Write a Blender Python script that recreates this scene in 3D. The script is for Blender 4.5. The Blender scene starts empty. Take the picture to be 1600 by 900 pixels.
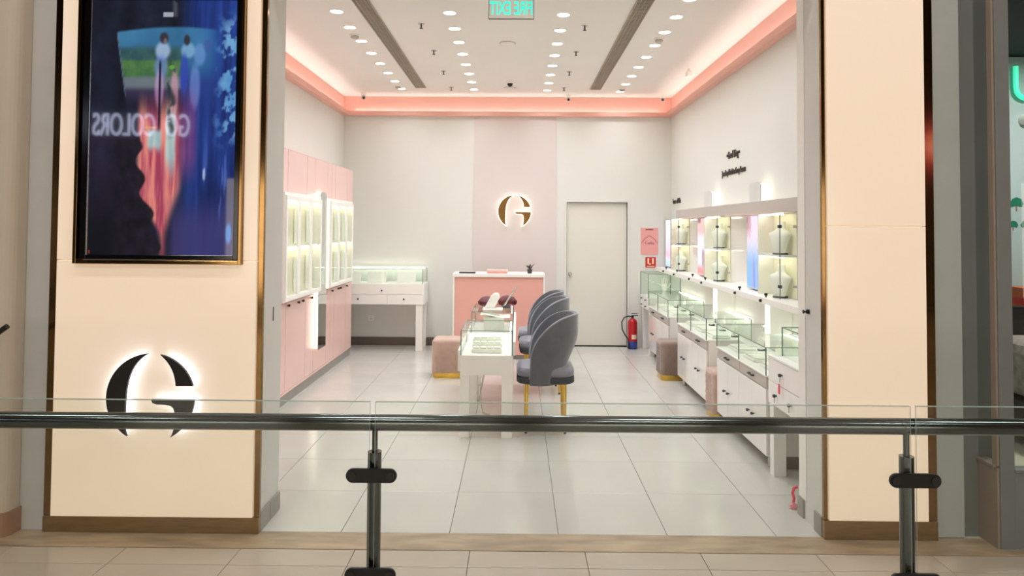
import bpy, bmesh, math, random
from mathutils import Matrix, Vector
random.seed(7)
SC = bpy.context.scene
COL = SC.collection

# ------------------------------------------------------------------ camera, world, exposure, large lights
cam_d = bpy.data.cameras.new('camera'); cam = bpy.data.objects.new('camera', cam_d); COL.objects.link(cam)
cam_d.sensor_fit = 'HORIZONTAL'; cam_d.sensor_width = 36.0; cam_d.lens = 36.0 * 1090 / 1600
cam_d.shift_y = -(450 - 322.3) / 1600.0
cam_d.clip_start = 0.05; cam_d.clip_end = 200
R = Matrix.Rotation(math.radians(.463), 4, 'Z') @ Matrix.Rotation(math.radians(90 + 1.733), 4, 'X') @ Matrix.Rotation(math.radians(.374), 4, 'Z')
cam.matrix_world = Matrix.Translation((0, 0, 1.68)) @ R
SC.camera = cam
W = bpy.data.worlds.new('world'); SC.world = W; W.use_nodes = True
W.node_tree.nodes['Background'].inputs[0].default_value = (1.0, .96, .91, 1)
W.node_tree.nodes['Background'].inputs[1].default_value = 0.05
SC.view_settings.view_transform = 'Standard'; SC.view_settings.look = 'None'
SC.view_settings.gamma = 1.0; SC.view_settings.use_curve_mapping = False
SC.view_settings.exposure = 0.0
SC.cycles.transparent_max_bounces = 32
SC.cycles.max_bounces = 10
SC.cycles.diffuse_bounces = 5
DOWN_W = 2.75        # store downlight
COVE_E = 1.5         # cove led emission
MALL_W = 54.0       # each mall ceiling lamp
WARM = (.95, 1.0, 1.07)

def area_light(name, loc, sx, sy, power, color=WARM, rot=(0, 0, 0), spread=180, shape='RECTANGLE'):
    d = bpy.data.lights.new(name, 'AREA'); d.shape = shape; d.size = sx
    if shape in ('RECTANGLE', 'ELLIPSE'): d.size_y = sy
    d.energy = power; d.color = color; d.spread = math.radians(spread)
    o = bpy.data.objects.new(name, d); COL.objects.link(o); o.location = loc; o.rotation_euler = rot
    return o

# ------------------------------------------------------------------ materials
def lin(c):
    return tuple(((v / 255) / 12.92 if v / 255 <= .04045 else ((v / 255 + .055) / 1.055) ** 2.4) for v in c)
M = {}
def mat(name, rgb, rough=.5, metal=0.0, var=.04, scale=6.0, bump=0.0, bscale=60.0, emit=0.0, ergb=None, spec=.5, sheen=0.0, coat=0.0, stretch=None):
    m = bpy.data.materials.new(name); m.use_nodes = True; nt = m.node_tree; b = nt.nodes['Principled BSDF']
    c = lin(rgb)
    tc = nt.nodes.new('ShaderNodeTexCoord')
    src = tc.outputs['Object']
    if stretch:
        mp = nt.nodes.new('ShaderNodeMapping'); mp.inputs['Scale'].default_value = stretch
        nt.links.new(src, mp.inputs[0]); src = mp.outputs[0]
    if var > 0:
        n = nt.nodes.new('ShaderNodeTexNoise'); n.inputs['Scale'].default_value = scale; n.inputs['Detail'].default_value = 4
        nt.links.new(src, n.inputs['Vector'])
        r = nt.nodes.new('ShaderNodeValToRGB')
        r.color_ramp.elements[0].position = .3; r.color_ramp.elements[1].position = .7
        r.color_ramp.elements[0].color = tuple(max(0, v * (1 - var)) for v in c) + (1,)
        r.color_ramp.elements[1].color = tuple(min(1, v * (1 + var)) for v in c) + (1,)
        nt.links.new(n.outputs['Fac'], r.inputs[0]); nt.links.new(r.outputs[0], b.inputs['Base Color'])
    else:
        b.inputs['Base Color'].default_value = c + (1,)
    b.inputs['Roughness'].default_value = rough; b.inputs['Metallic'].default_value = metal
    b.inputs['Specular IOR Level'].default_value = spec
    b.inputs['Sheen Weight'].default_value = sheen; b.inputs['Coat Weight'].default_value = coat
    b.inputs['Coat Roughness'].default_value = .05
    if bump > 0:
        n2 = nt.nodes.new('ShaderNodeTexNoise'); n2.inputs['Scale'].default_value = bscale
        nt.links.new(src, n2.inputs['Vector'])
        bp = nt.nodes.new('ShaderNodeBump'); bp.inputs['Strength'].default_value = bump; bp.inputs['Distance'].default_value = .01
        nt.links.new(n2.outputs['Fac'], bp.inputs['Height']); nt.links.new(bp.outputs[0], b.inputs['Normal'])
    if emit > 0:
        b.inputs['Emission Color'].default_value = lin(ergb or rgb) + (1,); b.inputs['Emission Strength'].default_value = emit
    M[name] = m
    return m
def glass(name, tint=(.94, .975, .955), ior=1.45, rough=0.0, refl=1.0):
    m = bpy.data.materials.new(name); m.use_nodes = True; nt = m.node_tree; nt.nodes.clear()
    o = nt.nodes.new('ShaderNodeOutputMaterial'); t = nt.nodes.new('ShaderNodeBsdfTransparent'); g = nt.nodes.new('ShaderNodeBsdfGlossy')
    mx = nt.nodes.new('ShaderNodeMixShader'); f = nt.nodes.new('ShaderNodeLayerWeight'); f.inputs['Blend'].default_value = .5; pw = nt.nodes.new('ShaderNodeMath'); pw.operation = 'POWER'; pw.inputs[1].default_value = 5; ad = nt.nodes.new('ShaderNodeMath'); ad.operation = 'MULTIPLY_ADD'; ad.inputs[1].default_value = .75; ad.inputs[2].default_value = .035
    mu = nt.nodes.new('ShaderNodeMath'); mu.operation = 'MULTIPLY'; mu.inputs[1].default_value = refl
    t.inputs[0].default_value = tint + (1,); g.inputs['Roughness'].default_value = rough
    nt.links.new(f.outputs['Facing'], pw.inputs[0]); nt.links.new(pw.outputs[0], ad.inputs[0]); nt.links.new(ad.outputs[0], mu.inputs[0]); nt.links.new(mu.outputs[0], mx.inputs[0])
    nt.links.new(t.outputs[0], mx.inputs[1]); nt.links.new(g.outputs[0], mx.inputs[2]); nt.links.new(mx.outputs[0], o.inputs[0])
    M[name] = m
def picture(name, strength=1.0, rough=.06, base=.0, spec=.5):
    m = bpy.data.materials.new(name); m.use_nodes = True; nt = m.node_tree; b = nt.nodes['Principled BSDF']
    a = nt.nodes.new('ShaderNodeAttribute'); a.attribute_name = 'Col'
    b.inputs['Base Color'].default_value = (.005, .005, .006, 1); b.inputs['Roughness'].default_value = rough
    b.inputs['Specular IOR Level'].default_value = spec
    nt.links.new(a.outputs['Color'], b.inputs['Emission Color']); b.inputs['Emission Strength'].default_value = strength
    M[name] = m

mat('wall', (227, 226, 219), .6, var=.012, scale=1.5, bump=.03, bscale=90)
mat('wall_rose', (222, 211, 206), .6, var=.012, scale=1.5, bump=.03, bscale=90)
mat('ceiling', (242, 238, 232), .7, var=.012, scale=1.2)
mat('pink_paint', (240, 186, 172), .6, var=.015, scale=2)
mat('reveal', (220, 219, 213), .55, var=.03, scale=3, bump=.03)
mat('tile', (201, 197, 189), .17, spec=.75, var=.035, scale=2.2, bump=.012, bscale=8)
mat('tile_mall', (188, 174, 158), .25, var=.05, scale=2.0, bump=.012, bscale=8)
mat('grout', (132, 124, 112), .8, var=.05)
mat('threshold', (168, 146, 120), .3, var=.28, scale=3.2, stretch=(1.2, 5, 1))
mat('skirt', (150, 146, 138), .35, var=.05, scale=5)
mat('skirt_dark', (104, 92, 82), .4, var=.06, scale=5)
mat('white', (246, 243, 237), .32, var=.01, scale=4)
mat('white_gloss', (240, 236, 230), .12, var=.008, scale=4, coat=.3)
mat('drawer_grey', (190, 182, 172), .3, var=.02)  # holds the shade of the recessed drawer band; also used for grey fittings
mat('pink_panel', (236, 200, 192), .3, var=.015, scale=3)
mat('pink_desk', (236, 176, 163), .4, var=.015, scale=3)
mat('peach_light', (240, 234, 226), .14, var=0, emit=.36, ergb=(255, 214, 170), spec=.4)
mat('gold', (140, 110, 68), .12, 1.0, var=.1, scale=9)
mat('gold_base', (150, 122, 82), .32, .85, var=.15, scale=7, stretch=(1, 1, 6))
mat('brass', (214, 176, 84), .22, 1.0, var=.06, scale=12)
mat('black', (14, 14, 15), .35, var=0)
mat('black_gloss', (8, 8, 10), .12, var=0)
mat('steel_dark', (92, 100, 101), .13, 1.0, var=.02, scale=6)
mat('clamp_black', (15, 15, 16), .42, .3, var=.1, scale=20)
mat('bolt_steel', (44, 46, 46), .35, .6, var=.05)
mat('steel', (190, 190, 186), .25, 1.0, var=.04)
mat('velvet_grey', (92, 96, 100), .75, var=.1, scale=9, bump=.05, bscale=260, sheen=.6)
mat('velvet_seat', (132, 132, 142), .75, var=.06, scale=9, bump=.05, bscale=260, sheen=.5)
mat('velvet_dark', (66, 68, 72), .8, var=.08, scale=9)
mat('velvet_rose', (188, 158, 142), .8, var=.08, scale=14, bump=.06, bscale=240, sheen=.4)
mat('velvet_brown', (140, 118, 106), .8, var=.08, scale=14, bump=.06, bscale=240, sheen=.4)
mat('rail_edge', (150, 172, 160), .2, var=.03)
mat('shaded_carcass', (176, 132, 124), .5, var=.03)  # darker than the doors so the gaps between them read as shaded seams
mat('glass_edge', (96, 122, 110), .15, var=.05, spec=.6)
mat('downlight', (255, 255, 250), .5, var=0, emit=9, ergb=(255, 248, 236))
mat('led', (255, 255, 250), .5, var=0, emit=9.0, ergb=(255, 248, 226))
mat('led_case', (255, 255, 250), .5, var=0, emit=17.0, ergb=(250, 252, 236))
mat('led_glow', (255, 255, 250), .5, var=0, emit=.9, ergb=(255, 248, 230))
mat('led_bar', (255, 255, 250), .5, var=0, emit=1.5, ergb=(255, 250, 236))
mat('led_soft', (255, 255, 250), .5, var=0, emit=2.4, ergb=(255, 248, 226))
mat('cove_led', (255, 250, 240), .5, var=0, emit=COVE_E, ergb=(255, 244, 230))
mat('halo_led', (255, 255, 255), .5, var=0, emit=3.4, ergb=(222, 234, 255))
mat('halo_warm', (255, 252, 244), .5, var=0, emit=1.15, ergb=(255, 246, 232))
mat('bronze', (140, 104, 56), .35, .85, var=.08)
mat('vent', (168, 158, 142), .5, .2, var=.06)
mat('vent_dark', (112, 102, 90), .7, var=.05)
mat('door', (228, 224, 214), .4, var=.01, scale=2)
mat('mirror', (214, 222, 218), .02, 1.0, var=0)
mat('poster_pink', (236, 168, 160), .5, var=.03, scale=20)
mat('ink', (128, 70, 72), .5, var=0)
mat('ink_dark', (62, 50, 44), .5, var=0)
mat('red', (190, 28, 34), .3, var=.05, scale=20)
mat('sign_red', (206, 44, 30), .4, var=.03)
mat('sign_cream', (250, 220, 190), .5, var=0)
mat('blue', (48, 74, 160), .35, var=.05)
mat('rubber', (52, 58, 62), .5, var=.05)
mat('maroon', (92, 30, 38), .5, var=.2, scale=30)
mat('leaf', (62, 62, 50), .6, var=.2, scale=30)
mat('pot', (70, 62, 58), .5, var=.1)
mat('exit_green', (30, 230, 205), .3, var=0, emit=1.0, ergb=(30, 236, 212))
mat('bust', (244, 244, 232), .45, var=.01)
mat('pillar_grey', (182, 188, 184), .6, var=.05, scale=3, bump=.05)
mat('pillar_blue', (198, 198, 196), .6, var=.05, scale=3, bump=.05)
mat('beige', (204, 192, 174), .55, var=.03, scale=2, bump=.03)
mat('copper', (176, 138, 110), .35, .35, var=.12, scale=6)
mat('charcoal', (122, 125, 124), .45, var=.06, scale=4)
mat('taupe', (150, 136, 122), .5, var=.05)
mat('teal_wall', (166, 184, 184), .6, var=.04, scale=2)
mat('tree_green', (14, 112, 84), .6, var=.08)
mat('orange', (206, 100, 48), .6, var=.1)
mat('cream_floor', (214, 208, 186), .35, var=.04)
mat('wood', (150, 116, 84), .5, var=.1, scale=10)
mat('bedding', (150, 138, 130), .85, var=.3, scale=16)
mat('dark_ceiling', (48, 50, 52), .8, var=.05)
mat('green_neon', (60, 230, 180), .3, var=0, emit=1.0, ergb=(70, 228, 180))
mat('mall_dark', (58, 52, 48), .5, var=.2, scale=1.5)
mat('mall_ceiling', (150, 142, 132), .7, var=.03)
mat('fill_lit', (220, 200, 170), .5, var=.3, scale=1.2, emit=3.4, ergb=(255, 240, 222))  # added window glow that throws light on the pillars and shop fronts
mat('sign_white', (255, 255, 255), .5, var=0, emit=9.0, ergb=(214, 222, 255))
mat('sign_redlit', (220, 20, 40), .5, var=0, emit=2.0, ergb=(226, 16, 40))
mat('sign_greenlit', (30, 210, 120), .5, var=0, emit=3.0, ergb=(30, 214, 120))
mat('panel_lamp', (255, 255, 250), .5, var=0, emit=6.0, ergb=(255, 240, 220))
mat('pink_ribbon', (232, 70, 96), .45, var=.1, scale=40)
mat('pink_tag', (240, 150, 160), .5, var=0)
mat('niche_back', (244, 240, 214), .5, var=.01)
mat('cable', (196, 188, 172), .5, var=0)
glass('glass', (.968, .988, .975), refl=.6); glass('rail_glass', (.945, .965, .95), 1.42, refl=.8); glass('acrylic', (.97, .98, .975), 1.3)
picture('tv_picture', 1.0, .03, spec=.5); picture('lcd_picture', 1.0, .1, spec=.3)

# ------------------------------------------------------------------ builders
ORG = {}
class B:
    def __init__(s): s.v = []; s.f = []
    def box(s, x0, x1, y0, y1, z0, z1):
        n = len(s.v)
        s.v += [(x0, y0, z0), (x1, y0, z0), (x1, y1, z0), (x0, y1, z0), (x0, y0, z1), (x1, y0, z1), (x1, y1, z1), (x0, y1, z1)]
        s.f += [tuple(n + i for i in q) for q in ((0, 3, 2, 1), (4, 5, 6, 7), (0, 1, 5, 4), (1, 2, 6, 5), (2, 3, 7, 6), (3, 0, 4, 7))]
        return s
    def cyl(s, p0, p1, r0, r1=None, n=20, caps=True):
        r1 = r0 if r1 is None else r1
        p0 = Vector(p0); p1 = Vector(p1); d = (p1 - p0).normalized()
        a = d.orthogonal().normalized(); b = d.cross(a)
        k = len(s.v)
        for p, r in ((p0, r0), (p1, r1)):
            for i in range(n):
                t = 2 * math.pi * i / n; s.v.append(tuple(p + a * r * math.cos(t) + b * r * math.sin(t)))
        for i in range(n):
            j = (i + 1) % n; s.f.append((k + i, k + j, k + n + j, k + n + i))
        if caps: s.f.append(tuple(k + i for i in reversed(range(n)))); s.f.append(tuple(k + n + i for i in range(n)))
        return s
    def tube(s, pts, r, n=10):
        pts = [Vector(p) for p in pts]; k = len(s.v); prev = None
        for i, p in enumerate(pts):
            d = (pts[min(i + 1, len(pts) - 1)] - pts[max(i - 1, 0)]).normalized()
            a = d.orthogonal().normalized() if prev is None else (prev - d * prev.dot(d)).normalized()
            prev = a; b = d.cross(a)
            for j in range(n):
                t = 2 * math.pi * j / n; s.v.append(tuple(p + a * r * math.cos(t) + b * r * math.sin(t)))
        for i in range(len(pts) - 1):
            for j in range(n):
                q = (j + 1) % n; s.f.append((k + i * n + j, k + i * n + q, k + (i + 1) * n + q, k + (i + 1) * n + j))
        s.f.append(tuple(k + j for j in reversed(range(n)))); s.f.append(tuple(k + (len(pts) - 1) * n + j for j in range(n)))
        return s
    def rings(s, rings, cap=True):          # list of equally long closed rings
        k = len(s.v); n = len(rings[0])
        for r in rings: s.v += [tuple(p) for p in r]
        for i in range(len(rings) - 1):
            for j in range(n):
                q = (j + 1) % n; s.f.append((k + i * n + j, k + i * n + q, k + (i + 1) * n + q, k + (i + 1) * n + j))
        if cap: s.f.append(tuple(k + j for j in reversed(range(n)))); s.f.append(tuple(k + (len(rings) - 1) * n + j for j in range(n)))
        return s
    def lathe(s, prof, c, n=24):
        return s.rings([[(c[0] + r * math.cos(2 * math.pi * i / n), c[1] + r * math.sin(2 * math.pi * i / n), c[2] + z) for i in range(n)] for r, z in prof])
    def prism(s, poly, fn, d0, d1):         # extrude a 2-d outline; fn(u,v,d)->xyz
        k = len(s.v); n = len(poly)
        for d in (d0, d1): s.v += [tuple(fn(u, v, d)) for u, v in poly]
        for i in range(n):
            j = (i + 1) % n; s.f.append((k + i, k + j, k + n + j, k + n + i))
        s.f.append(tuple(k + i for i in reversed(range(n)))); s.f.append(tuple(k + n + i for i in range(n)))
        return s
    def build(s, name, m, parent=None, bevel=0.0, smooth=False, seg=2, fixn=True):
        xs = [p[0] for p in s.v]; ys = [p[1] for p in s.v]; zs = [p[2] for p in s.v]
        o0 = Vector(((min(xs) + max(xs)) / 2, (min(ys) + max(ys)) / 2, min(zs)))
        me = bpy.data.meshes.new(name); me.from_pydata([tuple(Vector(p) - o0) for p in s.v], [], s.f)
        bm = bmesh.new(); bm.from_mesh(me)
        if fixn: bmesh.ops.recalc_face_normals(bm, faces=bm.faces)
        if bevel > 0:
            ed = [e for e in bm.edges if len(e.link_faces) == 2 and e.calc_face_angle(0) > .6]
            bmesh.ops.bevel(bm, geom=ed, offset=bevel, segments=seg, profile=.5, affect='EDGES', clamp_overlap=True)
        bm.to_mesh(me); bm.free()
        if smooth:
            me.shade_smooth()
            try: me.set_sharp_from_angle(angle=math.radians(40))
            except Exception: pass
        me.materials.append(M[m])
        o = bpy.data.objects.new(name, me); COL.objects.link(o)
        ORG[o.name] = o0
        if parent is not None:
            o.parent = parent; o.location = o0 - ORG[parent.name]
        else: o.location = o0
        return o
def bx(name, x0, x1, y0, y1, z0, z1, m, parent=None, bevel=0.0):
    return B().box(min(x0, x1), max(x0, x1), min(y0, y1), max(y0, y1), min(z0, z1), max(z0, z1)).build(name, m, parent, bevel)
def tag(o, label, cat, group=None, kind=None):
    o['label'] = label; o['category'] = cat
    if group: o['group'] = group
    if kind: o['kind'] = kind
    return o
def struct(o, label=None):
    o['kind'] = 'structure'
    if label: o['label'] = label
    return o
def thing(name, label, cat, loc, group=None, rotz=0, struct_=False):
    o = bpy.data.objects.new(name, None); COL.objects.link(o); o.location = loc; o.rotation_euler = (0, 0, rotz); o.empty_display_size = .05
    ORG[o.name] = Vector(loc)
    if struct_: struct(o, label)
    else: tag(o, label, cat, group)
    return o
def copy_tree(o, parent=None, loc=None, rotz=None):
    c = o.copy(); COL.objects.link(c); c.parent = parent
    if loc is not None: c.location = loc
    if rotz is not None: c.rotation_euler = (0, 0, rotz)
    ORG[c.name] = Vector(c.location) if parent is None else ORG[parent.name] + Vector(c.location)
    for ch in list(o.children): copy_tree(ch, c)
    return c
def text_mesh(name, s, size, m, parent=None, fn=None, depth=.004, align='CENTER', bold=0.0, xs=1.0):
    cu = bpy.data.curves.new('txt', 'FONT'); cu.body = s; cu.size = size; cu.extrude = depth; cu.align_x = align; cu.align_y = 'CENTER'; cu.offset = bold
    t = bpy.data.objects.new('txt', cu); COL.objects.link(t)
    dg = bpy.context.evaluated_depsgraph_get(); me = bpy.data.meshes.new_from_object(t.evaluated_get(dg))
    bpy.data.objects.remove(t); bpy.data.curves.remove(cu)
    b = B(); b.v = [tuple(fn(v.co.x * xs, v.co.y, v.co.z)) for v in me.vertices]; b.f = [tuple(p.vertices) for p in me.polygons]
    bpy.data.meshes.remove(me)
    return b.build(name, m, parent, fixn=False)
def painted(name, P, w, h, nu, nv, fn, m, parent=None):   # P(u,v)->xyz, fn(u,v)->sRGB 0-255
    vs = []; cs = []; fs = []
    for j in range(nv + 1):
        for i in range(nu + 1):
            u = i / nu; v = j / nv; vs.append(P(u, v)); cs.append(lin(fn(u, v)))
    for j in range(nv):
        for i in range(nu):
            a = j * (nu + 1) + i; fs.append((a, a + 1, a + nu + 2, a + nu + 1))
    b = B(); b.v = vs; b.f = fs
    o = b.build(name, m, parent, fixn=False)
    at = o.data.color_attributes.new('Col', 'FLOAT_COLOR', 'POINT')
    at.data.foreach_set('color', [c for q in cs for c in (q[0], q[1], q[2], 1.0)])
    return o
def clampc(c): return tuple(min(255, max(0, v)) for v in c)
def mixc(a, b, t): t = min(1, max(0, t)); return tuple(a[i] * (1 - t) + b[i] * t for i in range(3))
def sm(a, b, x):
    if abs(b - a) < 1e-6: return 1.0 if x >= b else 0.0
    t = min(1, max(0, (x - a) / (b - a))); return t * t * (3 - 2 * t)

# ------------------------------------------------------------------ main dimensions (metres; x right, y into the shop, z up)
YF, YB = 3.87, 4.19            # shopfront plane, back of shopfront pillars
XL, XR = -1.413, 1.68          # clear opening
WL, WR, YW = -2.50, 2.19, 9.95 # inner walls
ZC = 3.55                      # shop ceiling

# ================================================================== SETTING
def tiles(parent, xs, ys, z, m, t=.012, gap=.003):
    cache = {}
    for i in range(len(xs) - 1):
        for j in range(len(ys) - 1):
            w = round(xs[i + 1] - xs[i], 4); d = round(ys[j + 1] - ys[j], 4)
            if w < .02 or d < .02: continue
            c = Vector(((xs[i] + xs[i + 1]) / 2, (ys[j] + ys[j + 1]) / 2, z))
            if (w, d) not in cache:
                o = B().box(c.x - w / 2 + gap / 2, c.x + w / 2 - gap / 2, c.y - d / 2 + gap / 2, c.y + d / 2 - gap / 2, z - t, z).build('tile', m, parent, bevel=.0012, seg=1)
                cache[(w, d)] = o
            else:
                s = cache[(w, d)]; o = s.copy(); COL.objects.link(o)
                o.location = Vector((c.x, c.y, z - t)) - ORG[parent.name]
fl = struct(bx('floor', WL - .2, WR + .2, 3.875, YW + .2, -.20, -.010, 'grout'), 'pale glossy tiled shop floor')
gx = [-.363 + .597 * k for k in range(-4, 6)]; gx = [WL] + [x for x in gx if WL + .05 < x < WR - .05] + [WR]
gy = [3.878 + .6 * k for k in range(0, 11)] + [YW]
tiles(fl, gx, gy, 0, 'tile')
mf = struct(bx('mall_floor', -14, 14, -7, 3.67, -.20, -.010, 'grout'), 'beige tiled mall corridor floor')
mx = [-.237 + .5965 * k for k in range(-7, 9)]
tiles(mf, mx, [-1.1 + .6 * k for k in range(0, 8)] + [3.495, 3.672], 0, 'tile_mall')
bx('floor_slab', -14, 14, -7, -1.12, -.012, -.001, 'tile_mall', mf)
struct(bx('trim_1', -4.2, 4.6, 3.674, 3.874, -.1, .002, 'threshold'), 'brown veined stone threshold strip')

struct(bx('ceiling', WL - .2, WR + .2, YB - .02, YW + .2, ZC, ZC + .12, 'ceiling'), 'off-white flat shop ceiling')
wl = struct(bx('wall_left', WL - .2, WL, YB, YW + .2, 0, 3.30, 'wall'))
wr = struct(bx('wall_right', WR, WR + .2, YB, YW + .2, 0, 3.30, 'wall'))
# back wall around the door opening
DX0, DX1, DZ = .70, 1.565, 2.045
wb = B(); wb.box(WL, DX0, YW, YW + .2, 0, 3.30); wb.box(DX1, WR, YW, YW + .2, 0, 3.30); wb.box(DX0, DX1, YW, YW + .2, DZ, 3.30)
wbk = struct(wb.build('wall_back', 'wall'))
bx('rose_panel', -.63, .549, YW - .012, YW - .001, 0.0, 3.28, 'wall_rose', wbk)
# pink band of the cove (upper wall) and the trough lip with its led
for nm, a in (('wall_left_upper', (WL - .2, WL, YB, YW + .2)), ('wall_right_upper', (WR, WR + .2, YB, YW + .2)), ('wall_back_upper', (WL, WR, YW, YW + .2))):
    struct(bx(nm, *a, 3.30, ZC, 'pink_paint'), 'pink painted band above the cove lip')
LP = .085
t = B(); t.box(WL, WL + LP, YB, YW, 3.262, 3.28); t.box(WL + LP - .012, WL + LP, YB, YW - LP, 3.28, 3.325)
struct(t.build('trim_2', 'pink_paint', bevel=.003), 'pink cove lip along the left wall')
t = B(); t.box(WR - LP, WR, YB, YW, 3.262, 3.28); t.box(WR - LP, WR - LP + .012, YB, YW - LP, 3.28, 3.325)
struct(t.build('trim_3', 'pink_paint', bevel=.003), 'pink cove lip along the right wall')
t = B(); t.box(WL + LP + .001, WR - LP - .001, YW - LP, YW, 3.262, 3.28); t.box(WL + LP + .001, WR - LP - .001, YW - LP, YW - LP + .012, 3.28, 3.325)
struct(t.build('trim_4', 'pink_paint', bevel=.003), 'pink cove lip along the back wall')
tag(bx('light_strip', WL + .037, WL + .053, YB + .05, YW - .05, 3.281, 3.289, 'cove_led'), 'light strip hidden in the cove of the left wall', 'light strip')
tag(bx('light_strip', WR - .053, WR - .037, YB + .05, YW - .05, 3.281, 3.289, 'cove_led'), 'light strip hidden in the cove of the right wall', 'light strip')
tag(bx('light_strip', WL + .1, WR - .1, YW - .053, YW - .037, 3.281, 3.289, 'cove_led'), 'light strip hidden in the cove of the back wall', 'light strip')
area_light('cove_lamp', (WL + .045, (YB + YW) / 2, 3.30), .012, 5.5, 4.4, (1, .97, .93), (math.pi, 0, 0))
area_light('cove_lamp', (WR - .045, (YB + YW) / 2, 3.30), .012, 5.5, 4.4, (1, .97, .93), (math.pi, 0, 0))
area_light('cove_lamp', ((WL + WR) / 2, YW - .045, 3.30), 4.4, .012, 3.1, (1, .97, .93), (math.pi, 0, 0))
# skirtings
struct(bx('baseboard_back', WL + .001, DX0 - .07, YW - .028, YW - .013, 0, .115, 'skirt_dark', bevel=.002))
struct(bx('baseboard_right', WR - .015, WR - .001, YB + .01, YW - .03, 0, .115, 'skirt_dark', bevel=.002))
# door
d = thing('door_1', 'plain white interior door in the back wall', 'door', (1.13, YW, 0), struct_=True)
leaf = bx('door_leaf', DX0 + .006, DX1 - .006, YW + .035, YW + .075, .012, DZ - .006, 'door', d, bevel=.002)
kn = B(); kn.lathe([(.026, 0), (.026, .006), (.012, .008), (.012, .035), (.026, .042), (.028, .055), (.02, .066), (.0001, .068)], (0, 0, 0), 18)
kn.v = [(.752 + x, YW + .035 - z, 1.02 + y) for x, y, z in kn.v]; kn.build('door_knob', 'steel', leaf, smooth=True)
f = B(); f.box(DX0 - .03, DX0, YW - .012, YW + .03, 0, DZ + .03); f.box(DX1, DX1 + .03, YW - .012, YW + .03, 0, DZ + .03); f.box(DX0, DX1, YW - .012, YW + .03, DZ, DZ + .03)
f.build('door_frame', 'wall', d, bevel=.003)
bx('door_backing', DX0, DX1, YW + .09, YW + .1, 0, DZ, 'skirt_dark', d)

# shopfront pillars
pl = struct(bx('wall_front_left', -2.585, XL, YF, YB, 0, 7.5, 'reveal'), 'pale grey pillar left of the shop opening')
pr = struct(bx('wall_front_right', XR, 2.285, YF, YB, 0, 7.5, 'reveal'), 'pale grey pillar right of the shop opening')
struct(bx('wall_front_upper', XL, XR, YF, YB, 3.2, 7.5, 'wall'), 'wall above the shop opening')
struct(bx('wall_front_inner_left', WL, -2.585, YB - .1, YB, 0, 3.55, 'wall'))
# skirting tiles on the reveals
struct(B().box(XL, XL + .012, YF + .003, 4.02, .0, .105).box(XL, XL + .012, 4.025, YB, .0, .105).build('baseboard_left_reveal', 'skirt', bevel=.002))
struct(B().box(XR - .012, XR, YF + .003, 3.97, 0, .11).box(XR - .012, XR, 4.12, YB + .01, 0, .105).build('baseboard_right_reveal', 'skirt', bevel=.002))
gg = struct(bx('trim_5', XR - .004, XR, 4.09, YB, .11, 3.2, 'white', bevel=.001), 'thin shutter guide on the right reveal')
tag(bx('slot_plate', XL, XL + .003, 4.045, 4.053, 1.13, 1.21, 'black'), 'thin black slot in the left reveal', 'slot')
lk = thing('shutter_lock', 'small black lock on the right reveal', 'lock', (XR, 4.044, 1.19))
B().cyl((XR, 4.044, 1.206), (XR - .012, 4.044, 1.206), .014).build('lock_plate', 'black', lk, smooth=True)
B().cyl((XR - .012, 4.044, 1.206), (XR - .03, 4.044, 1.206), .006).cyl((XR - .03, 4.044, 1.206), (XR - .034, 4.044, 1.206), .011).build('lock_pin', 'black', lk, smooth=True)

# gold cladding of the two pillars
g = B(); g.box(-2.585, -2.538, 3.845, YF, .09, 3.6); g.box(-1.43, -1.40, 3.845, YF, .09, 3.6)
struct(g.build('trim_6', 'gold', bevel=.002), 'mirror gold edge strips of the left pillar')
struct(bx('trim_7', -2.585, -1.40, 3.838, YF, 0.002, .088, 'gold_base', bevel=.003), 'brushed gold plinth of the left pillar')
g = B(); g.box(1.672, 1.693, 3.845, YF, .105, 3.6); g.box(2.232, 2.285, 3.845, YF, .105, 3.6)
struct(g.build('trim_8', 'gold', bevel=.002), 'mirror gold edge strips of the right pillar')
struct(bx('trim_9', 1.672, 2.285, 3.838, YF, 0.002, .103, 'gold_base', bevel=.003), 'brushed gold plinth of the right pillar')

# ================================================================== ILLUMINATED PANELS, SCREEN, LOGO
tag(B().prism([(-2.536, .092), (-1.432, .092), (-1.432, 1.484), (-1.508, 1.484), (-1.508, 1.464), (-2.436, 1.464), (-2.436, 1.484), (-2.536, 1.484)], lambda u, v, d_: (u, d_, v), 3.828, 3.868).build('lightbox_panel', 'peach_light', bevel=.003), 'large glowing peach lightbox panel behind the black G logo', 'lightbox', 'peach lightbox panels')
fr = B(); fr.box(-2.536, -2.436, 3.828, 3.868, 1.487, 3.6); fr.box(-1.508, -1.432, 3.828, 3.868, 1.487, 3.6); fr.box(-2.436, -1.508, 3.828, 3.868, 2.99, 3.6)
tag(fr.build('lightbox_panel', 'peach_light', bevel=.002), 'glowing peach lightbox panel framing the wall screen', 'lightbox', 'peach lightbox panels')
tag(bx('lightbox_panel', 1.695, 2.229, 3.828, 3.868, .107, 1.698, 'peach_light', bevel=.003), 'lower glowing peach lightbox panel on the right pillar', 'lightbox', 'peach lightbox panels')
tag(bx('lightbox_panel', 1.695, 2.229, 3.828, 3.868, 1.701, 3.6, 'peach_light', bevel=.003), 'upper glowing peach lightbox panel on the right pillar', 'lightbox', 'peach lightbox panels')

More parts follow.
